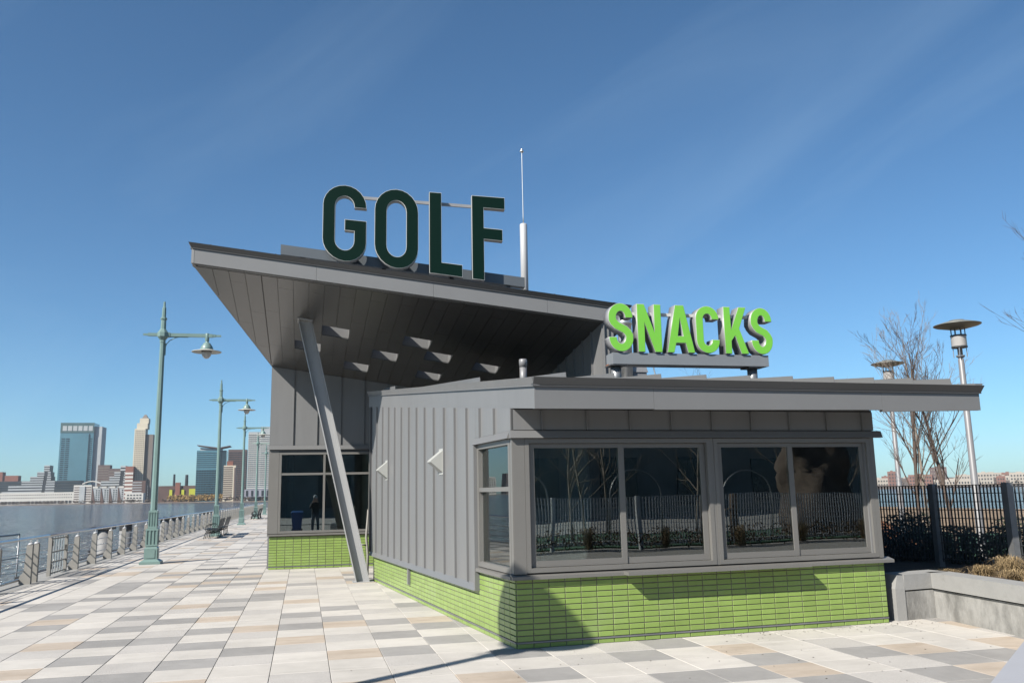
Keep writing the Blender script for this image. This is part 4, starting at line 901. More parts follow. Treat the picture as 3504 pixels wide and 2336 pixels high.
def bare_tree(name, label, base, h, seed, mat='bark', lean=(0, 0), spread=1., stems=1, r0=.06, grp='bare trees', depth=5):
    rg = random.Random(seed); t = thing(name, label, 'tree', base, grp); trunk = MB(); crown = MB()
    def grow(p, d, ln, r, lev, m_):
        pts = [p]; rs = [r]; n = 4 if lev < 3 else 3
        for i in range(n):
            d = (d+Vector((rg.gauss(0, .09), rg.gauss(0, .09), rg.gauss(.05, .05)))*(1 if lev else .5)).normalized(); p = p+d*(ln/n); pts.append(p); rs.append(r*(1-.55*(i+1)/n))
        m_.tube(pts, rs, 7 if lev == 0 else (5 if lev == 1 else 3), 0, False)
        if lev >= depth: return
        if lev == 0:
            for i in range(13):
                f = .26+.72*i/12; k = f*(len(pts)-1); j = min(int(k), len(pts)-2); q = pts[j].lerp(pts[j+1], k-j); a = i*2.4+rg.uniform(-.5, .5)
                el = rg.uniform(.45, .9)+.35*f; nd = Vector((math.cos(a)*math.cos(el)*spread, math.sin(a)*math.cos(el)*spread, math.sin(el))).normalized()
                grow(q, nd, h*rg.uniform(.20, .34)*(1.15-.5*f), r*.42*(1.15-.6*f), 1, crown)
        else:
            nb = 3 if lev < 3 else 2
            for i in range(nb):
                k = rg.uniform(.3, .98)*(len(pts)-1); j = min(int(k), len(pts)-2); q = pts[j].lerp(pts[j+1], k-j)
                nd = (d+Vector((rg.gauss(0, .42), rg.gauss(0, .42), rg.gauss(.12, .25)))).normalized(); grow(q, nd, ln*rg.uniform(.45, .75), max(r*.5, .0035), lev+1, crown)
    for s in range(stems):
        b0 = Vector((0, 0, 0))+Vector((rg.gauss(0, .12), rg.gauss(0, .12), 0))*(stems > 1)
        grow(b0, Vector((lean[0]+rg.gauss(0, .06)*(stems > 1), lean[1]+rg.gauss(0, .06)*(stems > 1), 1)).normalized(), h*.86, r0, 0, trunk)
    trunk.build('trunk', mat, t, smooth=True, fix=False); crown.build('crown', mat, t, smooth=True, fix=False); return t
bare_tree('bare_tree', 'leafless upright young tree with dark trunk behind the fence', (12.1, 8.1, 0), 5.4, 11, r0=.052, spread=.52)
bare_tree('bare_tree', 'leafless young tree with pale trunk behind the fence', (13.1, 9.1, 0), 5.8, 23, 'bark_pale', r0=.045, spread=.5)
bare_tree('bare_tree', 'leafless tree with brown trunk beside the tall disc lamp', (12.6, 7.55, 0), 5.2, 35, r0=.055, spread=.55)
bare_tree('bare_tree', 'leafless spreading tree reaching in past the end of the roof', (12.45, 2.35, 0), 6.6, 47, r0=.07, spread=1.8)
bare_tree('bare_tree', 'small leafless tree top peeping over the snack roof', (15.4, 25.8, 0), 6.6, 52, r0=.06)

# dry leaf litter blown against the planter and the brick base
m_ = MB(); rl_ = random.Random(21)
for k in range(210):
    if k < 120: x, y = rl_.uniform(2.6, 5.9), 0
    else: x, y = rl_.uniform(-2.5, 5.6), 0
    y = (.0453*x-abs(rl_.gauss(0, .22))-.02) if k < 120 else rl_.uniform(-4, -.3)
    a = rl_.uniform(0, 6.28); q = rl_.uniform(.006, .016); c_, s_ = math.cos(a)*q, math.sin(a)*q
    m_.add([(x-c_, y-s_, .003), (x+s_*.5, y-c_*.5, .008), (x+c_, y+s_, .004), (x-s_*.5, y+c_*.5, .007)], [(0, 1, 2, 3)])
tag(m_.build('leaf_litter', 'mulch', fix=False), 'scattered dry leaf litter on the paving', 'litter', kind='stuff')
# pale stone bench in the near corner
wb_ = thing('stone_bench', 'smooth pale stone bench block in the near corner of the paving', 'bench', (4.6, -4.9, 0))
bA, bB = Vector((2.14, -4.92)), Vector((3.59, -3.70)); bd_ = (bB-bA).normalized(); bn = Vector((bd_.y, -bd_.x))
pa = [bA-bd_*1.0, bB+bd_*2.2, bB+bd_*2.2+bn*.6, bA-bd_*1.0+bn*.6]
MB().prism([tuple(p) for p in pa], .36, .45).build('seat', 'white_bench', wb_, (4.6, -4.9, 0))
pb = [bA-bd_*.8+bn*.06, bB+bd_*2.0+bn*.06, bB+bd_*2.0+bn*.54, bA-bd_*.8+bn*.54]
MB().prism([tuple(p) for p in pb], 0, .36).build('base', 'white_bench', wb_, (4.6, -4.9, 0))

# ------------------------------------------------------------------ far shore
shl = [(-1500, 2300), (-800, 1900), (-666, 1790), (-455, 1640), (-361, 1575), (-289, 1490), (-225, 1375), (-167, 1325), (-117, 1255), (-74, 1125), (-30, 1105), (60, 1080), (300, 1040), (700, 1080), (900, 1110), (1000, 1060), (1150, 960), (1700, 500), (2600, 300)]
m_ = MB(); n = len(shl); k0 = [(x, y, -3.0) for x, y in shl]; k1 = [(x*1.001, y+3, -1.7) for x, y in shl]; k2 = [(x*1.12, y+560, -1.6) for x, y in shl]
m_.add(k0+k1+k2, [(i, i+1, n+i+1, n+i) for i in range(n-1)]+[(n+i, n+i+1, 2*n+i+1, 2*n+i) for i in range(n-1)])
tag(m_.build('far_shore', 'shore', fix=False), kind='structure')
def rowcol(m_, x0, x1, Y, z0, z1, rows, cols, fx=.6, fz=.5, d=.35, mi=0):
    """grid of proud window boxes on a facade facing the river; cols 0 = continuous bands"""
    dz = (z1-z0)/rows; dx = (x1-x0)/max(cols, 1)
    for r in range(rows):
        za = z0+dz*(r+.5-fz/2); zb = za+dz*fz
        if not cols: m_.box(x0, x1, Y-d, Y, za, zb, mi); continue
        for c in range(cols):
            xa = x0+dx*(c+.5-fx/2); m_.box(xa, xa+dx*fx, Y-d, Y, za, zb, mi)
def tower(name, label, x0, x1, Y, zt, dep, mat, win=None, wm='far_dark', z0=-2.0, grp='buildings across the river', side=None, parent=None):
    t = thing(name, label, 'building', ((x0+x1)/2, Y, z0), grp); o_ = ((x0+x1)/2, Y, z0)
    MB().box(x0, x1, Y, Y+dep, z0, zt).build('walls', mat, t, o_)
    if win:
        m_ = MB()
        for wv in (win if isinstance(win, list) else [win]):
            wx0, wx1, wz0, wz1, rr, cc, fx, fz = wv; rowcol(m_, wx0, wx1, Y, wz0, wz1, rr, cc, fx, fz)
        tag(m_.build('windows', wm, t, o_, fix=False), kind='stuff')
    if side:
        m_ = MB(); rr, fz = side; dz = (zt-4-z0)/rr
        for r in range(rr): m_.box(x1, x1+.3, Y+1, Y+dep-1, z0+dz*(r+.3), z0+dz*(r+.3+fz))
        tag(m_.build('side_windows', wm, t, o_, fix=False), kind='stuff')
    return t, o_
# glass office tower
t, o_ = tower('office_tower', 'broad blue-green glass office tower across the river', -480, -418, 1876, 158, 45, 'far_glass', [(-478, -461, 8, 128, 30, 2, .8, .55), (-425, -419.5, 8, 128, 30, 1, .8, .5)], 'far_glass_dark')
MB().box(-459, -427, 1874.6, 1876, 2, 136).build('glass_strip', 'far_glass', t, o_); MB().box(-427, -425.8, 1874.4, 1876, 2, 136).build('strip_edge', 'far_glass_dark', t, o_)
MB().box(-480.2, -417.8, 1875.4, 1876, 138, 158.2).build('crown_band', 'far_glass_green', t, o_)
m_ = MB()
for k in range(6): m_.box(-476+9.6*k, -468.5+9.6*k, 1875, 1875.4, 142, 152)
m_.build('crown_panels', 'far_grey', t, o_); MB().box(-418, -404, 1881, 1920, -2, 151).build('side_wing', 'far_grey', t, o_)
# striped stepped offices
def ziggurat(label, steps, Y):
    t = thing('stepped_office', label, 'building', (sum(steps[-1][:2])/2, Y, -2), 'buildings across the river'); o_ = (sum(steps[-1][:2])/2, Y, -2); zb = -2
    bands = MB(); core = MB(); mx0 = (steps[0][0]+steps[0][1])/2
    for i, (x0, x1, zt) in enumerate(reversed(steps)):
        core.box(x0, x1, Y+i*3, Y+40, zb, zt); nb = max(2, int((zt-zb)/4.2)); h = (zt-zb)/nb
        for k in range(nb):
            bands.box(x0-.2, mx0-3 if i < len(steps)-1 else x1+.2, Y+i*3-.6, Y+i*3, zb+h*(k+.45), zb+h*(k+1))
            if i < len(steps)-1: bands.box(mx0+3, x1+.2, Y+i*3-.6, Y+i*3, zb+h*(k+.45), zb+h*(k+1))
        zb = zt
    core.build('core', 'far_dark', t, o_); tag(bands.build('floor_bands', 'far_grey', t, o_), kind='stuff')
ziggurat('black and white striped stepped office block beside the glass tower', [(-506, -496, 74), (-517, -493, 61), (-528, -491, 52), (-542, -479, 43), (-564, -458, 34), (-574, -450, 23)], 1866)
ziggurat('striped stepped office block beside the beige skyscraper', [(-321, -313, 63), (-330, -310, 52), (-337, -306, 44), (-350, -295, 36), (-352, -272, 27)], 1640)
tower('dark_office', 'low black office wing at the edge of the view', -640, -553, 1985, 46, 40, 'far_dark', (-640, -553, 0, 44, 9, 0, 1, .3), 'far_glass_dark')
tower('dark_office', 'low black office wing below the glass tower', -470, -425, 1822, 42, 30, 'far_dark', (-470, -425, 0, 40, 8, 0, 1, .3), 'far_glass_dark')
tower('waterfront_block', 'long low white waterfront building with rows of paired windows', -629, -430, 1800, 20, 25, 'far_white', [(-627, -432, 7.5, 18.5, 2, 50, .40, .35), (-627, -432, -1.5, 5, 1, 30, .75, .8)])
# apartment block with curved roof
t, o_ = tower('apartment_block', 'white apartment block with an arched roof at the waterside', -408, -378, 1705, 31, 20, 'far_white', (-407, -379, 0, 29, 7, 0, 1, .42), 'far_brown')
MB().box(-398, -389, 1703.5, 1705, 0, 29).build('glass_bay', 'far_grey', t, o_)
m_ = MB(); pr = [(-394+31*k/10, 32.5+4.5*math.sin(math.pi*k/10)) for k in range(11)]; vs = [(x, 1704, z) for x, z in pr]+[(x, 1704, z+1.6) for x, z in pr]+[(x, 1722, z) for x, z in pr]+[(x, 1722, z+1.6) for x, z in pr]
m_.add(vs, [(i, i+1, 12+i, 11+i) for i in range(10)]+[(11+i, 12+i, 34+i, 33+i) for i in range(10)]+[(i, 22+i, 23+i, i+1) for i in range(10)]); m_.build('arched_roof', 'far_white', t, o_, fix=False)
for k in range(4):
    x0 = -361+14*k; lab = ['grey gabled row house joined to the arched-roof apartment block', 'second grey gabled row house from the arched-roof block', 'third grey gabled row house from the arched-roof block', 'grey gabled row house beside the small white block'][k]
    t = thing('row_house', lab, 'building', (x0+7, 1630, -2), 'grey row houses across the river'); o_ = (x0+7, 1630, -2)
    MB().prism([(x0, 1632), (x0+13.4, 1632), (x0+13.4, 1645), (x0, 1645)], -2, 24).build('walls', 'far_grey', t, o_)
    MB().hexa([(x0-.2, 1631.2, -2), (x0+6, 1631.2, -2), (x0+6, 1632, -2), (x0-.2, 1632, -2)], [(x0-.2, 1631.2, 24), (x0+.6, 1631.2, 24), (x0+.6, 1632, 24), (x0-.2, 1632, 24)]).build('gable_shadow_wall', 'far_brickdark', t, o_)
    m_ = MB(); rowcol(m_, x0+5, x0+13, 1632, 0, 22, 6, 2, .5, .5); tag(m_.build('windows', 'far_dark', t, o_), kind='stuff'); MB().box(x0+1, x0+9, 1631.5, 1640, 24, 27).build('roof', 'far_white', t, o_)
tower('white_block', 'small white block with square windows below the beige skyscraper', -291, -263, 1545, 14, 20, 'far_white', (-289, -265, 3.5, 13, 2, 5, .6, .4))
tower('dark_office', 'dark slab office below the beige skyscraper', -287, -266, 1580, 35, 20, 'far_brickdark', (-287, -272, 0, 34, 8, 0, 1, .35), 'far_grey')
# beige skyscraper with stepped crown
t, o_ = tower('beige_skyscraper', 'slender beige stone skyscraper with a tapering stepped crown', -299, -281, 1639, 128, 26, 'far_beige', [(-298, -282, 4, 126, 34, 6, .45, .5)], 'far_beige_dark')
MB().box(-281, -268, 1643, 1663, -2, 118).build('side_wing', 'far_beige_dark', t, o_); MB().box(-296, -278, 1641, 1662, 128, 138).build('crown_step', 'far_beige', t, o_); MB().box(-292, -277, 1643, 1660, 138, 147).build('crown_step', 'far_beige', t, o_); MB().hexa([(-289, 1645, 147), (-279, 1645, 147), (-279, 1658, 147), (-289, 1658, 147)], [(-285.5, 1649, 154), (-282.5, 1649, 154), (-282.5, 1653, 154), (-285.5, 1653, 154)]).build('crown_top', 'far_beige_dark', t, o_)  # side_wing: the dark beige stands for the tower's shaded right face
tower('brown_office', 'brown office block right behind the striped offices', -382, -361, 1762, 69, 20, 'far_brown', (-382, -361, 0, 66, 14, 0, 1, .4), 'far_beige_dark')
tower('brown_office', 'lower brown office wing joined by round bays', -357, -335, 1733, 61, 20, 'far_brown', (-357, -335, 0, 58, 12, 0, 1, .4), 'far_beige_dark')
tower('brick_block', 'red topped white block at the foot of the beige skyscraper', -308, -295, 1626, 61, 15, 'far_brick', (-308, -295, 0, 52, 8, 0, 1, .55), 'far_white')
tower('brick_block', 'plain red brick block on the skyline', -623, -597, 2038, 59, 20, 'far_brick')
tower('brick_block', 'narrow red block at the edge of the skyline', -660, -639, 2076, 68, 20, 'far_brick')
# old power house
t, o_ = tower('power_house', 'old brick power house with two dark chimneys and yellow panels', -225, -167, 1427, 23, 30, 'far_brickdark', [(-205, -184, 3, 20, 2, 8, .5, .5)], 'far_dark')
MB().box(-197, -190, 1424, 1432, -2, 28).build('tower', 'far_brick', t, o_); MB().lathe(-200.5, 1435, [(1.9, 22), (1.5, 41)], 10).build('chimney', 'far_dark', t, o_); MB().lathe(-182, 1435, [(2.6, 22), (2.2, 40)], 10).build('chimney', 'far_dark', t, o_)
for x in (-205.5, -188): MB().box(x, x+4.2, 1425.5, 1427, 4, 17).build('yellow_panel', 'far_yellow', t, o_)
MB().box(-176, -166, 1420, 1427, 2, 18).build('yellow_block', 'far_yellow', t, o_)
# blue tower with winged roof
t, o_ = tower('glass_tower', 'blue glass tower with an upswept flat roof', -156, -124, 1325, 72, 30, 'far_glass', [(-156, -124, -1, 44, 14, 9, .9, .7), (-156, -124, 46, 70, 8, 0, 1, .25)], 'far_glass_dark')
MB().box(-124, -115, 1327, 1352, -2, 72).build('side_wing', 'far_glass_dark', t, o_)
MB().hexa([(-152, 1327, 72), (-122, 1327, 72), (-122, 1350, 72), (-152, 1350, 72)], [(-152, 1327, 76), (-122, 1327, 74.5), (-122, 1350, 74.5), (-152, 1350, 76)]).build('penthouse', 'far_grey', t, o_)
MB().hexa([(-156, 1323, 79), (-126, 1323, 74.5), (-126, 1354, 74.5), (-156, 1354, 79)], [(-156, 1323, 80), (-126, 1323, 76), (-126, 1354, 76), (-156, 1354, 80)]).hexa([(-126, 1323, 74.5), (-110, 1323, 78), (-110, 1354, 78), (-126, 1354, 74.5)], [(-126, 1323, 76), (-110, 1323, 79), (-110, 1354, 79), (-126, 1354, 76)]).build('winged_roof', 'far_brown', t, o_)
t, o_ = tower('apartment_tower', 'narrow beige balcony tower with brick top', -111, -95, 1247, 47, 14, 'far_beige', (-111, -99, 0, 46, 16, 0, 1, .5), 'far_brown')
MB().box(-97, -94.9, 1246.6, 1250, -2, 44).build('dark_edge', 'far_brown', t, o_); MB().box(-107, -99, 1249, 1258, 47, 53).build('roof_house', 'far_brick', t, o_)
tower('brown_tower', 'tall brown ribbed tower behind the balcony tower', -112, -86, 1324, 73, 20, 'far_brown', (-112, -86, 0, 70, 22, 0, 1, .35), 'far_dark')
t, o_ = tower('white_tower', 'white gridded apartment tower rising beside the golf building', -75, -38, 1174, 88, 22, 'far_grey', [(-75, -60, 16, 86, 26, 6, .8, .5), (-59, -39, 16, 86, 26, 8, .8, .5)], 'far_glass_dark', z0=-2)
MB().box(-60, -38, 1176, 1192, 88, 95).build('roof_house', 'far_grey', t, o_)
m_ = MB()
for k in range(27): m_.box(-75.4, -37.6, 1173.2, 1174, 14+2.7*k, 14.9+2.7*k)
tag(m_.build('floor_slabs', 'far_white', t, o_), kind='stuff'); m_ = MB().box(-77, -38, 1159, 1174, 3.5, 13); m_.build('podium', 'far_lilac', t, o_)
for k in range(6): MB().box(-75+6.4*k, -72.5+6.4*k, 1158.6, 1159, 4.5, 11.5).build('podium_window', 'far_dark', t, o_)
# more of the far city west of the view (it shows in the corner window)
for k, (x0, x1, Y, zt, mt, lb) in enumerate(((-820, -770, 1990, 40, 'far_white', 'pale block with dark windows beyond the edge of the view'), (-760, -700, 2000, 62, 'far_beige', 'beige block beyond the edge of the view'), (-900, -850, 2060, 75, 'far_grey', 'grey block far downriver'), (-990, -920, 2150, 46, 'far_white', 'low white block far downriver'), (-1180, -1060, 2250, 58, 'far_brown', 'brown block far downriver'))):
    tower('waterfront_block', lb, x0, x1, Y, zt, 25, mt, (x0+1, x1-1, 2, zt-3, int(zt/5), 8, .6, .5))
# yellow-brown trees on the far bank
rg = random.Random(5); m_ = MB()
for k in range(90):
    x = rg.uniform(-198, -100); Y = 1362+(x+194)*(-1.22)+rg.uniform(-3, 10); leaves(m_, 46, ((x, Y, 4.0), (3.4, 3, rg.uniform(3.5, 5.5))), 1.3, rg)
tag(m_.build('far_bank_trees', 'far_tree', fix=False), 'band of yellow-brown trees along the far bank', 'trees', kind='stuff')
m_ = MB()
for k in range(160):
    x = rg.uniform(-560, -40); Y = [yy for (xa, ya), (xb, yb) in zip(shl[:-1], shl[1:]) if xa <= x <= xb for yy in [ya+(yb-ya)*(x-xa)/(xb-xa)]][0]+rg.uniform(8, 14)
    leaves(m_, 14, ((x, Y, 1.2), (4, 3, 2.2)), 1.4, rg)
tag(m_.build('far_bank_scrub', 'far_bare', fix=False), 'dark scrub and parked clutter along the far quay', 'scrub', kind='stuff')
# hillside town seen beyond the fence
m_ = MB(); N_ = 40; vs = []
for j, (dy, zz) in enumerate(((0, -1.6), (120, 3), (320, 13), (650, 17), (1500, 10))):
    for i in range(N_+1):
        b = R(20+40*i/N_); d = 1420+dy; vs.append((-2+d*math.sin(b), -10+d*math.cos(b), zz+(1.6*math.sin(i*1.3+j)+1.2*math.sin(i*.37))*(j > 1)))
m_.add(vs, [(j*(N_+1)+i, j*(N_+1)+i+1, (j+1)*(N_+1)+i+1, (j+1)*(N_+1)+i) for j in range(4) for i in range(N_)])
tag(m_.build('hillside', 'far_bare', fix=False), kind='structure')
TW = [('brick_block', 'brown brick block with water tower, seen through bare branches', 37.2, 1500, 15, 24, 'town_brick'), ('brick_warehouse', 'long low red warehouse seen over the fence', 38.7, 1500, 34, 18, 'town_brick'), ('brick_block', 'large square brown brick block above the fence', 39.7, 1510, 24, 29, 'far_brown'), ('low_warehouse', 'long low beige warehouse over the fence', 40.6, 1490, 62, 9.5, 'town_pale'),
      ('white_block', 'white flat-roofed block right of the lamp pole', 42.1, 1500, 22, 19, 'town_pale'), ('brick_block', 'small red brick block between two white ones', 42.9, 1500, 12, 13, 'town_brick'), ('white_block', 'wide white factory block at the end of the fence', 43.9, 1500, 30, 17.5, 'town_pale'), ('white_block', 'white terrace on the hill over the fence', 41.1, 1620, 30, 17, 'town_pale'), ('brick_block', 'red terrace on the hill beyond the white block', 43.3, 1650, 20, 19.5, 'town_brick'), ('beige_block', 'beige terrace on the hilltop', 42.5, 1700, 34, 20.5, 'town_pale'), ('grey_block', 'grey terrace on the hilltop at the end', 44.6, 1700, 30, 20.5, 'far_grey'), ('beige_block', 'small beige house row behind the trees', 36.4, 1540, 30, 14, 'town_pale')]
def turned(name, label, b, d, wd, zt, mt):
    b = R(b); c_ = Vector((-2.465+d*math.sin(b), -10.18+d*math.cos(b), -2)); t = thing(name, label, 'building', c_, 'town buildings beyond the fence', -b)
    MB().box(-wd/2, wd/2, 0, 14, 0, zt+2).build('walls', mt, t); m_ = MB(); nr = max(1, int(zt/5)); rowcol(m_, -wd/2+1, wd/2-1, 0, 3, zt, nr, max(2, int(wd/4)), .5, .45); tag(m_.build('windows', 'far_dark' if mt != 'far_brown' else 'far_beige_dark', t, fix=False), kind='stuff')
    MB().box(-wd*.2, wd*.05, 3, 9, zt+2, zt+3.4).build('roof_house', mt, t)
for a in TW: turned(*a)
rg = random.Random(9)
for k in range(34):
    b = rg.uniform(36.2, 46); d = rg.uniform(1560, 1900); zt = {0: 11, 1: 14, 2: 17}[min(2, int((d-1560)/115))]+rg.uniform(-1, 3.5)
    turned('hill_house', 'small pale house on the far hillside', b, d, rg.uniform(7, 17), zt, rg.choice(('town_pale', 'town_pale', 'town_brick', 'far_brown', 'far_bare')))
m_ = MB()
for k in range(120):
    b = R(rg.uniform(36, 46)); d = rg.uniform(1480, 1950); zz = 4+(d-1480)/470*13; leaves(m_, 16, ((-2+d*math.sin(b), -10+d*math.cos(b), zz), (5, 5, 3.2)), 1.6, rg)
tag(m_.build('hillside_trees', 'far_bare', fix=False), 'brown bare wood scattered over the far hillside', 'trees', kind='stuff')

# the air over the river
hz = MB().box(-3300, 3300, -700, 3100, -4, 168).build('haze', 'far_white'); tag(hz, 'thin pale haze over the river', 'haze', kind='stuff')
hm = bpy.data.materials.new('haze'); hm.use_nodes = True; hn = hm.node_tree; hn.nodes.remove(hn.nodes['Principled BSDF'])
pv = hn.nodes.new('ShaderNodeVolumePrincipled'); pv.inputs['Density'].default_value = .00006; pv.inputs['Color'].default_value = (.86, .92, 1, 1); pv.inputs['Anisotropy'].default_value = .2
hn.links.new(pv.outputs[0], hn.nodes['Material Output'].inputs['Volume']); hz.data.materials[0] = hm
# ------------------------------------------------------------------ behind the viewer: what the windows mirror
fence('bar_fence', 'grey bar fence of the golf course mirrored in the snack windows', [(0.5, -15.5), (26, -15.2)], 0, 1.62, .10, [(3.5+3.0*k, -15.45, .055, .055) for k in range(8)], mat='course_fence', bw=.017)
tag(MB().prism([(-9, -24), (60, -24), (60, -47), (-9, -47)], -.03, .014).build('reflection_ground', 'deck_concrete'), kind='structure')  # pale strip added to put a bright band into the window reflections
tag(MB().prism([(.5, -15.8), (34, -15.8), (40, -23.9), (.5, -23.9)], -.03, .012).build('golf_lawn', 'turf'), kind='structure')
for k, (x, y, h, sd_) in enumerate(((6.5, -20, 5.6, 61), (10.5, -22, 6.2, 72), (14, -19.5, 5.2, 83), (19, -21, 6.0, 94), (8.6, -18.8, 5.0, 101), (12.4, -24, 6.4, 115), (23, -22, 6, 121))):
    bare_tree('bare_tree', 'leafless tree of the golf course mirrored in the snack windows', (x, y, 0), h, sd_, 'bark_pale', r0=.06, spread=1.2, grp='bare trees on the golf course', depth=3)
for k in range(7):
    x = 5+2.6*k; m_ = MB(); tuft(m_, x, -14.9+rng.uniform(-.2, .2), 0, 260, .85, .5, rng)
    tag(m_.build('grass_tuft', 'straw', fix=False), 'dry grass tuft along the golf course fence mirrored in the glass', 'grass', 'dry grass tufts by the golf course fence')
rk = MB(); rg = random.Random(4); nn, hh = 30, 26
vs = []
for j in range(hh+1):
    for i in range(nn):
        a = 2*math.pi*i/nn; z = j*.22
        r = (1.45-.45*j/hh)*(1+.13*math.sin(3*a+z*1.3)+.10*math.sin(5*a-z*2.1+1)+.06*math.sin(9*a+z*4)+rg.uniform(-.05, .05)); vs.append((19.2+r*math.cos(a), -19+r*math.sin(a), z+rg.uniform(-.05, .05)*(j > 0)))
rk.add(vs, [(j*nn+i, j*nn+(i+1) % nn, (j+1)*nn+(i+1) % nn, (j+1)*nn+i) for j in range(hh) for i in range(nn)]+[tuple(hh*nn+i for i in range(nn))])
tag(rk.build('rock_stack', 'rock', smooth=True), 'tall craggy brown rock stack of the golf course', 'rock')
gh = thing('reflection_backdrop', 'long dark block added behind the viewer to darken the window reflections', 'building', (20, -48, 0))  # unseen block, added to keep the sky out of the window reflections
MB().box(-12, 70, -56, -48, 0, 8.5)  .build('walls', 'backdrop_wall', gh, (20, -48, 0)); MB().box(-13, 71, -57, -47, 8.5, 9.0).build('roof', 'far_dark', gh, (20, -48, 0))  # walls and roof of the added reflection block
for k in range(12): MB().box(-9+6.4*k, -6+6.4*k, -47.98, -47.9, .8, 4.2).build('window', 'far_glass_dark', gh, (20, -48, 0))  # dark windows of the added reflection block
bb = thing('recycling_bin', 'blue wheeled bin beside the viewer, mirrored in the golf window', 'bin', (-3.35, -10.9, 0)); o_ = (-3.35, -10.9, 0)
MB().hexa([(-3.57, -11.1, .06), (-3.13, -11.1, .06), (-3.13, -10.7, .06), (-3.57, -10.7, .06)], [(-3.63, -11.16, 1.0), (-3.07, -11.16, 1.0), (-3.07, -10.62, 1.0), (-3.63, -10.62, 1.0)]).build('tub', 'bin_blue', bb, o_); MB().hexa([(-3.66, -11.2, 1.005), (-3.04, -11.2, 1.005), (-3.04, -10.58, 1.005), (-3.66, -10.58, 1.005)], [(-3.6, -11.15, 1.10), (-3.1, -11.15, 1.10), (-3.1, -10.64, 1.05), (-3.6, -10.64, 1.05)]).build('lid', 'bin_blue', bb, o_)
for s in (-3.6, -3.1): MB().tube([(s-.03, -11.12, .09), (s+.03, -11.12, .09)], .09, 12).build('wheel', 'black', bb, o_)
bk = thing('bucket', 'white plastic bucket on the paving, mirrored in the golf window', 'bucket', (-1.45, -10.7, 0))
MB().lathe(-1.45, -10.7, [(.16, .0), (.20, .40), (.215, .405), (.215, .44), (.19, .44), (.15, .03)], 18).build('tub', 'bucket', bk, (-1.45, -10.7, 0), True)
# scrub bed, hoops and a roped log stile of the golf course
rgm = random.Random(12); m_ = MB()
for k in range(60): leaves(m_, 60, ((3+k*.37, -15.05+rgm.uniform(-.25, .2), .32), (.4, .3, rgm.uniform(.25, .45))), .05, rgm)
tag(m_.build('scrub_bed', 'scrub', fix=False), 'band of brown winter scrub along the golf course fence', 'scrub', kind='stuff')
for k, (x, y) in enumerate(((6.4, -18.2), (11.0, -18.6), (15.5, -18.3))):
    tag(MB().tube([(x+1.0*math.cos(R(a)), y, 1.6+.9*math.sin(R(a))) if 0 <= a <= 180 else (x+(1.0 if a < 0 else -1.0), y, 0) for a in [-1]+list(range(0, 181, 15))+[181]], .028, 10).build('metal_hoop', 'galv', smooth=True), 'shiny steel hoop of the golf course mirrored in the glass', 'hoop', 'steel hoops on the golf course')
ls = thing('log_stile', 'two roped timber log posts of the golf course mirrored in the glass', 'posts', (13.2, -16.6, 0)); o_ = (13.2, -16.6, 0)
for x in (12.6, 13.8): MB().lathe(x, -16.6, [(.14, 0), (.13, 1.55), (.10, 1.6)], 10).build('log', 'wood_log', ls, o_, True)
for z in (.6, 1.15): MB().tube([(12.6+.2*k, -16.6, z-.10*math.sin(math.pi*k/6)) for k in range(7)], .03, 6).build('rope', 'straw', ls, o_, True)
tag(MB().prism([(2, -16.8), (34, -16.4), (34, -16.7), (2, -17.2)], .012, .12).build('course_kerb', 'concrete_clean'), 'pale kerb winding along the golf course lawn', 'kerb')
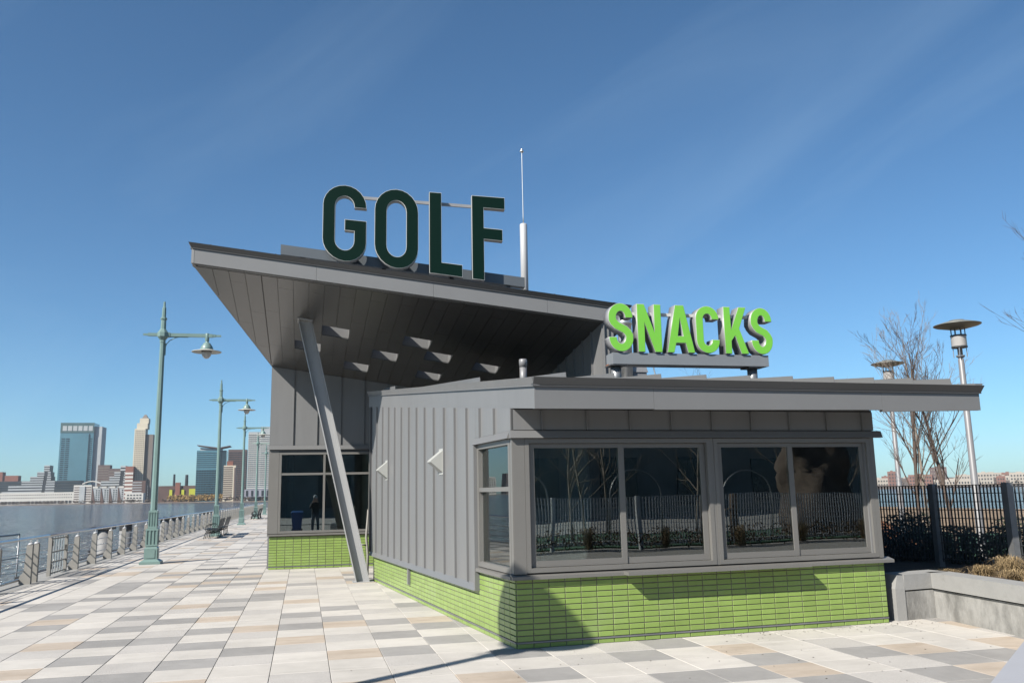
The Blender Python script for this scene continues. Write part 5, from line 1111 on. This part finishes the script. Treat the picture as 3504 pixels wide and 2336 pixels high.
# photographer
def person():
    J = [((0, 0, .95), .17), ((0, 0, 1.12), .185), ((0, .01, 1.36), .20), ((0, .0, 1.50), .075), ((0, .03, 1.58), .07), ((0, .03, 1.70), .105), ((0, .04, 1.80), .07),
         ((.10, 0, .88), .12), ((.13, .02, .50), .085), ((.14, -.01, .09), .06), ((.14, .14, .035), .04),
         ((-.10, 0, .88), .12), ((-.13, .02, .50), .085), ((-.14, -.01, .09), .06), ((-.14, .14, .035), .04),
         ((.21, .0, 1.43), .07), ((.30, .10, 1.20), .052), ((.12, .28, 1.55), .038), ((.07, .30, 1.66), .035),
         ((-.21, .0, 1.43), .07), ((-.30, .10, 1.20), .052), ((-.12, .28, 1.55), .038), ((-.07, .30, 1.66), .035)]
    Ed = [(0, 1), (1, 2), (2, 3), (3, 4), (4, 5), (5, 6), (0, 7), (7, 8), (8, 9), (9, 10), (0, 11), (11, 12), (12, 13), (13, 14), (2, 15), (15, 16), (16, 17), (17, 18), (2, 19), (19, 20), (20, 21), (21, 22)]
    hand = 18
    for base, sg in ((18, 1), (22, -1)):
        bp = Vector(J[base][0])
        for f in range(5):
            a = len(J); J.append((tuple(bp+Vector((sg*(.02-.02*f*.6), .02, .035-.018*f))), .010)); J.append((tuple(bp+Vector((-sg*(.02+.01*f), .045, .03-.018*f))), .008)); Ed += [(base, a), (a, a+1)]
    me = bpy.data.meshes.new('person'); me.from_pydata([j[0] for j in J], Ed, []); o = bpy.data.objects.new('person', me); col.objects.link(o)
    md = o.modifiers.new('s', 'SKIN'); ly = me.skin_vertices[0] if me.skin_vertices else None
    if ly is None:
        bm = bmesh.new(); bm.from_mesh(me); bm.verts.layers.skin.verify(); bm.to_mesh(me); bm.free(); ly = me.skin_vertices[0]
    for i, (p, r) in enumerate(J): ly.data[i].radius = (r, r*.8 if i < 3 else r); ly.data[i].use_root = (i == 0)
    sb_ = o.modifiers.new('d', 'SUBSURF'); sb_.levels = 1; sb_.render_levels = 1
    dg = bpy.context.evaluated_depsgraph_get(); m2 = bpy.data.meshes.new_from_object(o.evaluated_get(dg)); bpy.data.objects.remove(o)
    m2.materials.clear()
    for q in ('jacket', 'jeans', 'skin', 'black'): m2.materials.append(MATS[q])
    for p in m2.polygons:
        c_ = p.center; p.material_index = 3 if c_.z < .09 else 1 if c_.z < .93 else 2 if (c_.z > 1.53 and abs(c_.x) < .17) else 0
        p.use_smooth = True
    o = link('person', m2); o.location = (-2.43, -10.62, 0); return o
pe = tag(person(), 'person in black jacket and jeans, hands raised to the face, mirrored in golf window', 'person')
hc = MB().lathe(0, .01, [(.118, 1.72), (.122, 1.78), (.10, 1.85), (.05, 1.89), (.01, 1.90)], 14).build('hair', 'far_grey', pe, smooth=True)
